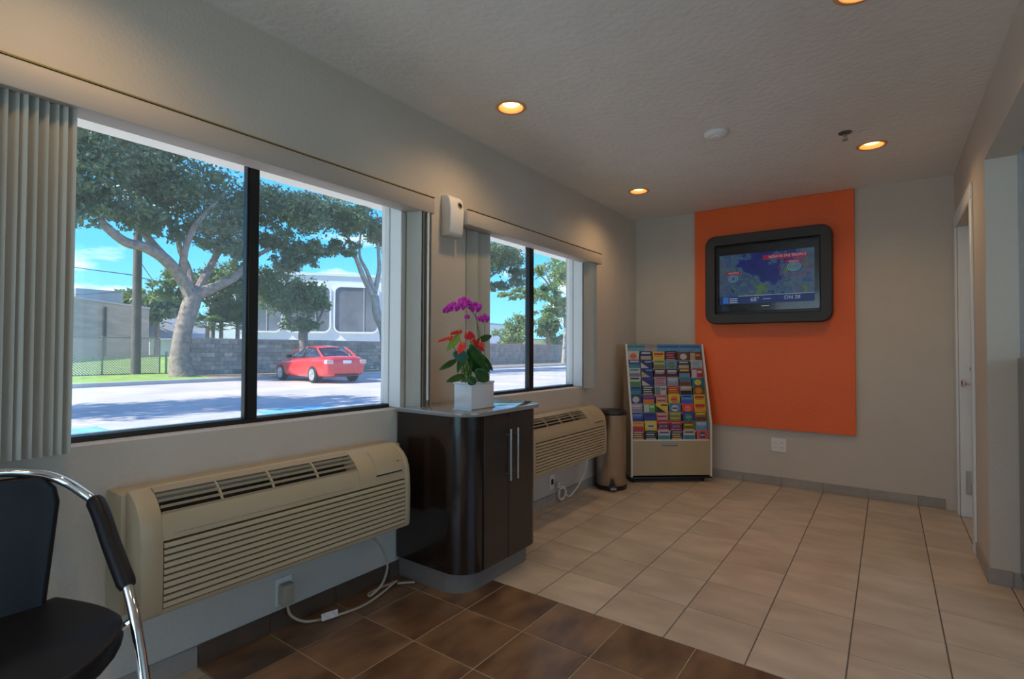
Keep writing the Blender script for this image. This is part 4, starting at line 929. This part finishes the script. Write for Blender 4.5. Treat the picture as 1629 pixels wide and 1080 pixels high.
# trees
def leaves(name, clumps, size, m_, parent, origin, flat=0.0):
    vs = []; 
    for (c, rad, n) in clumps:
        c = np.array(c); n = int(n * 0.88); nsub = max(1, n // 60)
        sub = rng.normal(size=(nsub, 3)); sub /= np.linalg.norm(sub, axis=1)[:, None]; sub *= (rng.random((nsub, 1)) ** 0.45) * 0.85
        idx = rng.integers(0, nsub, n); p = sub[idx] + rng.normal(size=(n, 3)) * 0.13
        p = c + p * np.array(rad)
        u = rng.normal(size=(n, 3)); u /= np.linalg.norm(u, axis=1)[:, None]; w = rng.normal(size=(n, 3)); w = np.cross(u, w); w /= np.linalg.norm(w, axis=1)[:, None]
        s = size * (0.6 + 0.8 * rng.random((n, 1)))
        q = np.stack([p - u * s, p + w * s * 0.5, p + u * s, p - w * s * 0.5], axis=1)
        vs.append(q.reshape(-1, 3))
    V = np.concatenate(vs) - np.array(origin); n = len(V) // 4
    me = bpy.data.meshes.new(name); me.vertices.add(len(V)); me.vertices.foreach_set('co', V.astype(np.float32).ravel())
    me.loops.add(4 * n); me.loops.foreach_set('vertex_index', np.arange(4 * n, dtype=np.int32))
    me.polygons.add(n); me.polygons.foreach_set('loop_start', np.arange(0, 4 * n, 4, dtype=np.int32)); me.update(calc_edges=True)
    me.materials.append(m_)
    o = bpy.data.objects.new(name, me); COL.objects.link(o); o.parent = parent; return stuff(o)
def tree(name, label, base, trunk, branches, clumps, fmat, bark, size=0.13, group=None):
    root = tag(empty(name, base), label, 'tree', group); o = Vector(base)
    bm = bmesh.new(); tube(bm, [p - o for p in spline([Vector(q[:3]) for q in trunk], 4)], list(np.interp(np.linspace(0, len(trunk) - 1, (len(trunk) - 1) * 4 + 1), range(len(trunk)), [q[3] for q in trunk])), 12)
    finish('trunk', bm, bark, root, True)
    for br in branches:
        bm = bmesh.new(); tube(bm, [p - o for p in spline([Vector(q[:3]) for q in br], 4)], list(np.interp(np.linspace(0, len(br) - 1, (len(br) - 1) * 4 + 1), range(len(br)), [q[3] for q in br])), 8); finish('branch', bm, bark, root, True)
    leaves('foliage', clumps, size, fmat, root, base)
    return root
def tp(px, py, x, r): v = at(px, py, 0, x); return (v.x, v.y, v.z, r)
def cl(px, py, x, ry, rz, n, rx=None):
    v = at(px, py, 0, x); return ((v.x, v.y, v.z), (rx or ry, ry, rz), n)
# large spreading tree in the near window
tb = at(290, 601, 2, GZ)
tb = Vector((-22.6, 9.75, GZ))
X = -22.6
tree('oak_tree', 'large spreading tree with forked trunk in the near window', tb,
     [(tb.x, tb.y, GZ - .05, .58), tp(287, 580, X, .43), tp(287, 555, X, .36), tp(293, 520, X, .34), tp(303, 487, X, .36), tp(310, 466, X, .34)],
     [[tp(306, 475, X, .32), tp(290, 445, X, .27), tp(262, 412, X + .4, .24), tp(230, 393, X + .8, .2), tp(200, 385, X + 1, .18), tp(170, 362, X + 1, .15), tp(158, 345, X + 1, .10)],
      [tp(264, 413, X + .4, .2), tp(240, 385, X, .17), tp(222, 355, X - .2, .13), tp(205, 300, X - .4, .08)],
      [tp(303, 470, X, .2), tp(300, 430, X - .5, .14), tp(286, 395, X - .6, .12), tp(280, 340, X - .6, .07)],
      [tp(290, 440, X, .18), tp(294, 400, X + .6, .13), tp(310, 360, X + .8, .12), tp(345, 320, X + .8, .08)],
      [tp(312, 465, X, .22), tp(330, 432, X - .3, .16), tp(345, 405, X - .4, .14), tp(352, 396, X - .4, .12), tp(362, 370, X - .4, .07)],
      [tp(314, 468, X, .26), tp(345, 455, X + .4, .2), tp(375, 440, X + .6, .17), tp(395, 415, X + .6, .13), tp(430, 395, X + .8, .08)]],
     [cl(40, 250, X, 2.2, 2.0, 4200), cl(110, 235, X + 1, 2.0, 1.6, 4600), cl(115, 320, X + 1, 1.5, 0.95, 3200), cl(180, 255, X, 2.0, 1.6, 5000), cl(190, 330, X + .5, 1.5, .9, 2300), cl(240, 280, X, 1.8, 1.5, 3600),
      cl(235, 352, X + .5, 1.0, .7, 1100), cl(300, 300, X, 2.0, 1.5, 4400), cl(330, 370, X, 1.6, .9, 2100), cl(380, 330, X, 1.7, 1.6, 3800), cl(375, 400, X + .4, 1.0, 1.0, 1500), cl(290, 170, X, 4, 2.2, 6000), cl(120, 130, X, 4, 2.4, 6000),
      cl(440, 330, X, 1.5, 1.4, 3000), cl(440, 390, X, 1.1, .9, 1700), cl(275, 365, X, .8, .6, 600)],
     M['fol1'], M['bark'], 0.10, 'trees outside the windows')
# light green tree behind the wall, left of the large one's right limb
X = -26
tree('young_tree', 'light green tree behind the block wall right of the large trunk', (X, at(340, 560, 0, X).y, GZ), [tp(338, 575, X, .12), tp(338, 530, X, .11), tp(342, 480, X, .08), tp(345, 450, X, .05)], [[tp(340, 500, X, .06), tp(325, 470, X, .05), tp(300, 450, X, .03)], [tp(341, 500, X, .06), tp(355, 470, X, .05), tp(375, 455, X, .03)]],
     [cl(330, 455, X, 1.7, 1.1, 3000), cl(375, 445, X, 1.3, 1.2, 2400), cl(275, 450, X, 1.0, .9, 1200), cl(365, 490, X, 1.2, .8, 2000), cl(300, 475, X, .8, .5, 700)], M['fol2'], M['bark'], 0.11, 'trees outside the windows')
# bushy tree above the car
X = -22.8
tree('bushy_tree', 'bushy grey-green tree standing directly behind the red car', (X, at(484, 560, 0, X).y, GZ), [tp(484, 592, X, .26), tp(484, 560, X, .22), tp(482, 535, X, .24), tp(484, 518, X, .2)],
     [[tp(483, 530, X, .14), tp(465, 510, X, .11), tp(448, 490, X, .08), tp(435, 455, X, .05)], [tp(485, 525, X, .13), tp(492, 500, X, .1), tp(498, 465, X, .05)], [tp(485, 530, X, .12), tp(505, 512, X, .08), tp(515, 490, X, .04)]],
     [cl(445, 470, X, 1.2, 1.2, 3200), cl(485, 475, X, 1.3, 1.2, 3600), cl(505, 480, X, .7, 1.0, 1500), cl(425, 450, X, 1.0, 1.0, 2000), cl(478, 515, X, 1.2, .4, 1400)], M['fol2'], M['bark'], 0.09, 'trees outside the windows')
# tree at the right edge of the near window
X = -20.6
tree('shade_tree', 'tall pale-barked tree at the right edge of the near window', (X, at(608, 590, 0, X).y, GZ), [tp(610, 596, X, .24), tp(612, 560, X, .22), tp(610, 525, X, .26), tp(600, 500, X, .24), tp(596, 470, X, .22)],
     [[tp(598, 480, X, .17), tp(580, 445, X, .14), tp(570, 420, X, .12), tp(560, 395, X, .08), tp(545, 350, X, .05)], [tp(594, 460, X, .13), tp(583, 430, X, .1), tp(572, 405, X - .3, .07), tp(575, 360, X - .3, .04)],
      [tp(596, 465, X, .15), tp(603, 430, X, .12), tp(602, 400, X, .09), tp(600, 340, X, .05)]],
     [cl(500, 340, X, 1.6, 1.1, 4200), cl(500, 400, X, .9, .8, 1500), cl(470, 410, X - .5, 1.0, .7, 1600), cl(560, 350, X, 1.5, 1.0, 4200), cl(600, 370, X, 1.2, .8, 2600), cl(545, 395, X, 1.0, .5, 1500), cl(470, 345, X - .5, 1.4, 1.3, 2600), cl(630, 390, X, 1.2, .8, 2200), cl(680, 370, X, 2.0, 1.3, 3000), cl(560, 290, X, 3.0, 1.0, 3500), cl(455, 425, X - .8, .8, .5, 900)],
     M['fol1'], M['barkl'], 0.095, 'trees outside the windows')
# far window: dark foliage, white-trunked tree, small trees
X = -19.5
tree('leafy_tree', 'dark tree whose crown hangs into the upper left of the far window', (X, at(740, 590, 0, X).y, GZ), [tp(740, 594, X, .28), tp(738, 520, X, .22), tp(745, 470, X, .16)], [[tp(745, 480, X, .12), tp(780, 440, X, .09), tp(815, 420, X, .05)]],
     [cl(800, 410, X, 1.6, 1.1, 4200), cl(770, 400, X, 2.0, 1.5, 3600), cl(825, 440, X, 1.0, .8, 1600), cl(795, 455, X, 1.0, .5, 1200), cl(740, 420, X, 2.0, 1.5, 3000)], M['fol1'], M['bark'], 0.11, 'trees outside the windows')
X = -21.5
tree('white_barked_tree', 'slender white-barked tree at the right of the far window', (X, at(897, 574, 0, X).y, GZ), [tp(896, 580, X, .20), tp(898, 550, X, .17), tp(899, 515, X, .13), tp(896, 480, X, .08)],
     [[tp(898, 500, X, .08), tp(880, 465, X, .08), tp(862, 440, X, .06), tp(850, 445, X, .04)], [tp(880, 460, X, .07), tp(865, 425, X, .05), tp(872, 418, X, .04)]],
     [cl(890, 440, X, 2.2, 1.5, 1800), cl(865, 468, X, 1.6, .9, 1700), cl(895, 490, X, 1.8, 1.2, 1500), cl(870, 500, X, 1.4, .7, 900), cl(905, 425, X, 1.8, 1.5, 1300), cl(835, 465, X, 1.4, .5, 900), cl(815, 470, X, 1.2, .35, 500), cl(850, 430, X, 1.2, .6, 500)], M['fol3'], M['barkl'], 0.14, 'trees outside the windows')
X = -34
for (px_, py_, ry, rz, n, lb, fm) in ((812, 532, 2.2, 1.6, 1600, 'round distant tree left of the mullion in the far window', 'fol3'), (828, 522, 2.0, 1.8, 1500, 'taller distant tree just left of the far mullion', 'fol3'), (871, 518, 2.0, 2.4, 1600, 'distant palm-like tree right of the far mullion', 'palm'), (890, 538, 2.4, 1.2, 1200, 'low distant bush behind the white trunk', 'fol2')):
    b0 = at(px_, 560, 0, X)
    tree('distant_tree', lb, (X, b0.y, GZ), [(X, b0.y, GZ - .02, .25), tp(px_, (py_ + 560) / 2, X, .2), tp(px_, py_, X, .12)], [], [cl(px_, py_, X, ry, rz, n)], M[fm], M['bark'], 0.22, 'trees outside the windows')
X = -60
for k, (px_, py_, ry, rz, lb) in enumerate(((232, 488, 4.0, 1.6, 'far tree top above the roof right of the pole'), (250, 492, 4.0, 1.2, 'far low tree between the tan building and the trunk'))):
    b0 = at(px_, 540, 0, X); tree('distant_tree', lb, (X, b0.y, GZ), [(X, b0.y, GZ - .02, .3), tp(px_, (py_ + 560) / 2, X, .25), tp(px_, py_, X, .12)], [], [cl(px_, py_, X, ry, rz, 1500)], M['fol2'], M['bark'], 0.35, 'trees outside the windows')
tree('kerb_tree', 'tree left of the view whose shade falls on the car park', (-13.6, -1.6, G - 0.02), [(-13.6, -1.6, G - .05, .25), (-13.6, -1.6, 3, .2), (-13.5, -1.4, 5.5, .15)], [[(-13.6, -1.5, 3.5, .12), (-13, -.6, 4.6, .09), (-12.6, 0, 6, .05)], [(-13.6, -1.6, 3.8, .12), (-14.2, -2.6, 5, .08), (-14.4, -3, 6.4, .05)]],
     [((-13.6, -1.6, 6.6), (2.4, 2.6, 1.6), 4000), ((-12.4, .6, 6.2), (1.6, 1.8, 1.2), 1800), ((-14.6, -3.4, 6.6), (1.7, 1.8, 1.2), 1500)], M['fol1'], M['bark'], 0.12, 'trees outside the windows')
# palmettos behind the wall
for i, (px_, py_, x_, lb) in enumerate(((330, 522, -25.0, 'fan palm leaning over the block wall, nearest the big trunk'), (352, 512, -25.4, 'fan palm behind the block wall, middle of the three'), (378, 520, -25.0, 'fan palm behind the block wall beside the dark mullion'))):
    c0 = at(px_, py_, 0, x_); R0 = tag(empty('fan_palm', (c0.x, c0.y, GZ)), lb, 'plant', 'fan palms behind the wall')
    bm = bmesh.new(); tube(bm, [(0, 0, -.02), (0, 0, c0.z - GZ)], .1, 8); finish('trunk', bm, M['bark'], R0, True)
    for k in range(22):
        a = random.uniform(0, 2 * PI); el = random.uniform(-0.1, 1.3); Lf = random.uniform(.7, 1.15); d = Vector((math.cos(a) * math.cos(el), math.sin(a) * math.cos(el), math.sin(el)))
        sd = d.cross(Vector((0, 0, 1))).normalized(); nn = sd.cross(d); c = Vector((0, 0, c0.z - GZ)); bm = bmesh.new(); hub = bm.verts.new(c + d * Lf * .45)
        for f in range(11):
            an = (f - 5) * 0.24; dd = d * math.cos(an) + sd * math.sin(an); e1 = c + d * Lf * .45 + dd * Lf * .55 - Vector((0, 0, .12 * abs(an)))
            w_ = sd * math.cos(an) - d * math.sin(an); mid = c + d * Lf * .45 + dd * Lf * .3
            bm.faces.new((hub, bm.verts.new(mid + w_ * .035), bm.verts.new(e1), bm.verts.new(mid - w_ * .035)))
        tube(bm, [c, c + d * Lf * .45], .012, 4)
        finish('frond', bm, M['palm'], R0)

# far buildings
def slabwall(bm, A, B, z0, z1, th):
    A, B = Vector(A), Vector(B); d = (B - A).normalized(); n = Vector((-d.y, d.x, 0)) * th
    prism(bm, [(A.x, A.y), (B.x, B.y), (B.x + n.x, B.y + n.y), (A.x + n.x, A.y + n.y)], 2, z0, z1)
TB = tag(empty('tan_building', (-46, 10.4, GZ)), 'long flat-roofed tan block building behind the wire fence', 'building'); o5 = TB.location
A5 = Vector((-31.0, -4.8, 0)); B5 = Vector((-55.0, 19.5, 0)); dd5 = (B5 - A5).normalized(); nn5 = Vector((-dd5.y, dd5.x, 0))
bm = bmesh.new(); slabwall(bm, A5 - o5, B5 - o5, 0, 4.95, 9.0); w5 = finish('walls', bm, M['tanb'], TB)
if False: pass
bm = bmesh.new(); slabwall(bm, A5 - o5 - nn5 * .1, B5 - o5 - nn5 * .1, 4.95, 5.1, 9.2); finish('parapet', bm, M['roofg'], TB)
for s, hh in ((0.62, 4.9), (0.80, 4.6), (0.93, 4.6)):
    p5 = A5.lerp(B5, s) - nn5 * .14 - o5; bm = bmesh.new(); tube(bm, [(p5.x, p5.y, 0), (p5.x, p5.y, hh)], .09, 6); finish('downpipe', bm, M['pole'], TB)
for s, sz in ((0.665, 1.3), (0.86, 1.6)):
    p5 = A5.lerp(B5, s) + nn5 * 2 - o5; b6 = bmesh.new(); add_box(b6, p5.x - sz, p5.x + sz, p5.y - sz, p5.y + sz, 5.1, 6.1, .05); finish('rooftop_unit', b6, M['galv'], TB)
GB = tag(empty('gabled_building', (-62, 24.5, GZ)), 'low white gabled building just left of the big trunk', 'building')
bm = bmesh.new(); add_box(bm, -5, 0, -2.5, 8, 0, 2.4); finish('walls', bm, M['whiteb'], GB)
bm = bmesh.new(); prism(bm, [(-5.4, 2.4), (0.4, 2.4), (0.2, 2.9), (-2.5, 5.2)], 1, -3, 8.5); finish('roof', bm, M['roofg'], GB)
box('awning', 0, 1.6, -2, 6, 2.1, 2.3, M['whitepaint'], GB)

WBd = empty('white_building', (-38, 27, GZ)); tag(WBd, 'large white building with big rounded windows behind the block wall', 'building'); o6 = WBd.location
A6 = at(330, 430, 0, -44.5); B6 = at(617, 437, 0, -35.2); A6.z = B6.z = 0; dir6 = (B6 - A6).normalized(); B6 = B6 + dir6 * 0.8; n6 = Vector((-dir6.y, dir6.x, 0))
if n6.x > 0: n6 = -n6
L6 = (B6 - A6).length
ang6 = math.atan2(dir6.y, dir6.x)
FB = bmesh.new()
# facade with rounded window openings: windows placed by distance along the facade
wins = []
def sdist(px):
    d = FW + RT * ((px - 814.5) / F_PX); d = Vector((d.x, d.y)); c = Vector((CAM.x, CAM.y)); a = Vector((A6.x, A6.y)); e2 = Vector((dir6.x, dir6.y))
    # solve c + d t = a + e2 s
    det = d.x * (-e2.y) + e2.x * d.y; r = a - c; s_ = (d.x * r.y - d.y * r.x) / det
    return abs(s_)
bm = bmesh.new(); add_box(bm, 0, L6, 0, 8, 0, 7.75)
me6 = finish('walls', bm, M['whiteb'], WBd); me6.location = A6 - Vector((o6.x, o6.y, 0)); me6.location.z = 0; me6.rotation_euler = (0, 0, ang6)
bm = bmesh.new(); add_box(bm, -0.1, L6 + .1, -0.15, 8, 7.75, 7.95); q6 = finish('parapet', bm, M['whiteb'], WBd); q6.location = me6.location; q6.rotation_euler = me6.rotation_euler
zb, zt = 2.75, 6.75
for p0, p1 in ((375, 447), (455, 524), (533, 600)):
    s0, s1 = sdist(p0), sdist(p1)
    bm = bmesh.new(); ring_prism(bm, rrect(s0 - .15, s1 + .15, zb - .15, zt + .15, .65), rrect(s0, s1, zb, zt, .5), 1, -0.22, -0.01)
    f6 = finish('window', bm, M['whiteb'], WBd, True); f6.location = me6.location; f6.rotation_euler = me6.rotation_euler
    bm = bmesh.new(); prism(bm, rrect(s0 + .01, s1 - .01, zb + .01, zt - .01, .5), 1, -0.12, -0.02); g6 = finish('pane', bm, M['bglass'], f6, False)
    bm = bmesh.new(); add_box(bm, (s0 + s1) / 2 + .6, (s0 + s1) / 2 + .68, -0.16, -0.12, zb, zt); finish('glazing_bar', bm, M['roofg'], f6)
for px_, py_, x_, w_, h_, lb, mm in ((793, 517, -60, 5, 6.8, 'far grey-white building at the left edge of the far window', 'whiteb'), (826, 541, -62, 7, 3.8, 'far cream building above the wall in the far window', 'yellb'), (862, 541, -56, 7, 3.4, 'far cream low building right of the far mullion', 'yellb')):
    c = at(px_, py_, 0, x_); Fb = tag(empty('distant_building', (c.x, c.y, GZ)), lb, 'building'); box('walls', -3, 0, -w_, w_, 0, c.z - GZ, M[mm], Fb); box('roof', -3.3, .3, -w_ - .3, w_ + .3, c.z - GZ, c.z - GZ + .25, M['roofg'], Fb)

# red saloon car; local x forward (world -x), built in metres
CAR = tag(empty('car', (-14.73, 12.32, G - 0.02), math.radians(174)), 'red four-door saloon car parked nose-in at the block wall', 'car')
def loft(name, st, m_, parent, sub=2, caps=True):
    """stations: (x, [(y,z)...]) half rings mirrored across y=0"""
    bm = bmesh.new(); R_ = []
    for x, pts in st:
        full = [(y, z) for y, z in pts] + [(-y, z) for y, z in pts[::-1] if abs(y) > 1e-6]
        R_.append([bm.verts.new((x, y, z)) for y, z in full])
    for a, b_ in zip(R_, R_[1:]):
        n = len(a)
        for k in range(n): bm.faces.new((a[k], a[(k + 1) % n], b_[(k + 1) % n], b_[k]))
    if caps: bm.faces.new(R_[0][::-1]); bm.faces.new(R_[-1])
    o = finish(name, bm, m_, parent, True)
    if sub: s = o.modifiers.new('sub', 'SUBSURF'); s.levels = sub; s.render_levels = sub
    return o
def sec(hw, zb_, zt_, crown=0.05): return [(0, zb_), (hw * .86, zb_), (hw * .97, zb_ + .10), (hw, (zb_ + zt_) / 2 + .05), (hw * .95, zt_ - .07), (hw * .82, zt_ - .005), (hw * .4, zt_ + crown * .8), (0, zt_ + crown)]
loft('body', [(0.0, sec(.72, .38, .86, .0)), (0.05, sec(.80, .28, .98, .02)), (0.35, sec(.88, .22, 1.04, .03)), (1.0, sec(.91, .19, 1.02, .02)), (2.0, sec(.91, .18, .97, .02)), (3.2, sec(.91, .18, .93, .03)), (3.9, sec(.89, .19, .86, .05)), (4.45, sec(.82, .22, .74, .04)), (4.68, sec(.68, .30, .62, .0))], M['redcar'], CAR)
def gh(hw, z, t=0.0): return [(0, z - .5 if False else .90), (hw, .90), (hw * .97, min(z, 1.0)), (hw * .86, z - .02), (hw * .5, z + .015), (0, z + .02)]
loft('windows', [(0.50, [(0, .95), (.66, .95), (.66, .97), (.60, 1.0), (.3, 1.02), (0, 1.02)]), (1.25, [(0, .92), (.79, .92), (.77, 1.02), (.60, 1.36), (.3, 1.40), (0, 1.405)]), (1.9, [(0, .92), (.80, .92), (.78, 1.02), (.61, 1.40), (.3, 1.445), (0, 1.45)]),
      (2.5, [(0, .92), (.80, .92), (.78, 1.02), (.60, 1.36), (.3, 1.41), (0, 1.42)]), (3.55, [(0, .88), (.72, .88), (.70, .92), (.60, .93), (.3, .95), (0, .95)])], M['carglass'], CAR, 1)
loft('roof_panel', [(1.12, [(0, 1.34), (.58, 1.30), (.60, 1.33), (.3, 1.39), (0, 1.40)]), (1.6, [(0, 1.40), (.60, 1.37), (.62, 1.40), (.3, 1.45), (0, 1.46)]), (2.1, [(0, 1.41), (.60, 1.38), (.62, 1.41), (.3, 1.46), (0, 1.47)]), (2.6, [(0, 1.36), (.58, 1.33), (.60, 1.36), (.3, 1.42), (0, 1.425)])], M['redcar'], CAR, 1)
for s in (1, -1):
    for nm, a, b_, c_, d_ in (('rear_pillar', (0.52, .70, .98), (1.22, .60, 1.37), .05, 0), ('front_pillar', (3.42, .74, .93), (2.5, .62, 1.38), .035, 0), ('centre_pillar', (1.95, .81, .96), (1.85, .635, 1.39), .03, 0)):
        bm = bmesh.new(); tube(bm, [(a[0], a[1] * s, a[2]), ((a[0] + b_[0]) / 2, (a[1] + b_[1]) / 2 * s * 1.03, (a[2] + b_[2]) / 2 + .02), (b_[0], b_[1] * s, b_[2])], [c_, c_ * .8, c_ * .7], 8); finish(nm, bm, M['redcar'] if nm != 'centre_pillar' else M['black'], CAR, True)
    bm = bmesh.new(); add_box(bm, 2.95, 3.12, .86 * s - .09, .86 * s + .09, .96, 1.08, .03); finish('door_mirror', bm, M['black'], CAR, True)
    bm = bmesh.new(); add_box(bm, -.015, .22, .70 * s - .14, .70 * s + .14, .74, .90, .03); finish('tail_lamp', bm, M['tail'], CAR, True)
    for xw in (0.98, 3.72):
        W0 = bmesh.new(); lathe(W0, [(.20, -.11), (.30, -.115), (.325, -.09), (.33, 0), (.325, .09), (.30, .115), (.20, .11)], 0, 0, 32)
        wh = finish('wheel', W0, M['tyre'], CAR, True); wh.rotation_euler = (PI / 2, 0, 0); wh.location = (xw, .81 * s, .33)
        W1 = bmesh.new(); lathe(W1, [(.215, -.112 * s), (.225, -.12 * s), (.205, -.124 * s), (.20, -.10 * s), (.05, -.10 * s)], 0, 0, 32)
        for k in range(5):
            a = 2 * PI * k / 5; c_, s_ = math.cos(a), math.sin(a)
            prism(W1, [(c_ * .03 - s_ * .03, s_ * .03 + c_ * .03), (c_ * .03 + s_ * .03, s_ * .03 - c_ * .03), (c_ * .20 + s_ * .025, s_ * .20 - c_ * .025), (c_ * .20 - s_ * .025, s_ * .20 + c_ * .025)], 2, -.125 * s if s > 0 else .10, -.10 * s if s > 0 else .125)
        finish('rim', W1, M['alloy'], wh, True)
box('number_plate', -.03, -.012, -.17, .17, .76, .88, M['whitepaint'], CAR)
box('rear_bumper_vent', -.012, .03, -.5, .5, .30, .36, M['black'], CAR)
# white flowers along the wall foot
clumps = [((-21.8, y, GZ + .12), (.35, .35, .14), 60) for y in np.arange(16.8, 22, .55)]
r0 = tag(empty('flower_border', (-21.8, 19, GZ)), 'low border of white flowers at the wall foot right of the car', 'flowers')
leaves('blossoms', clumps, .06, M['whitepaint'], r0, (-21.8, 19, GZ))
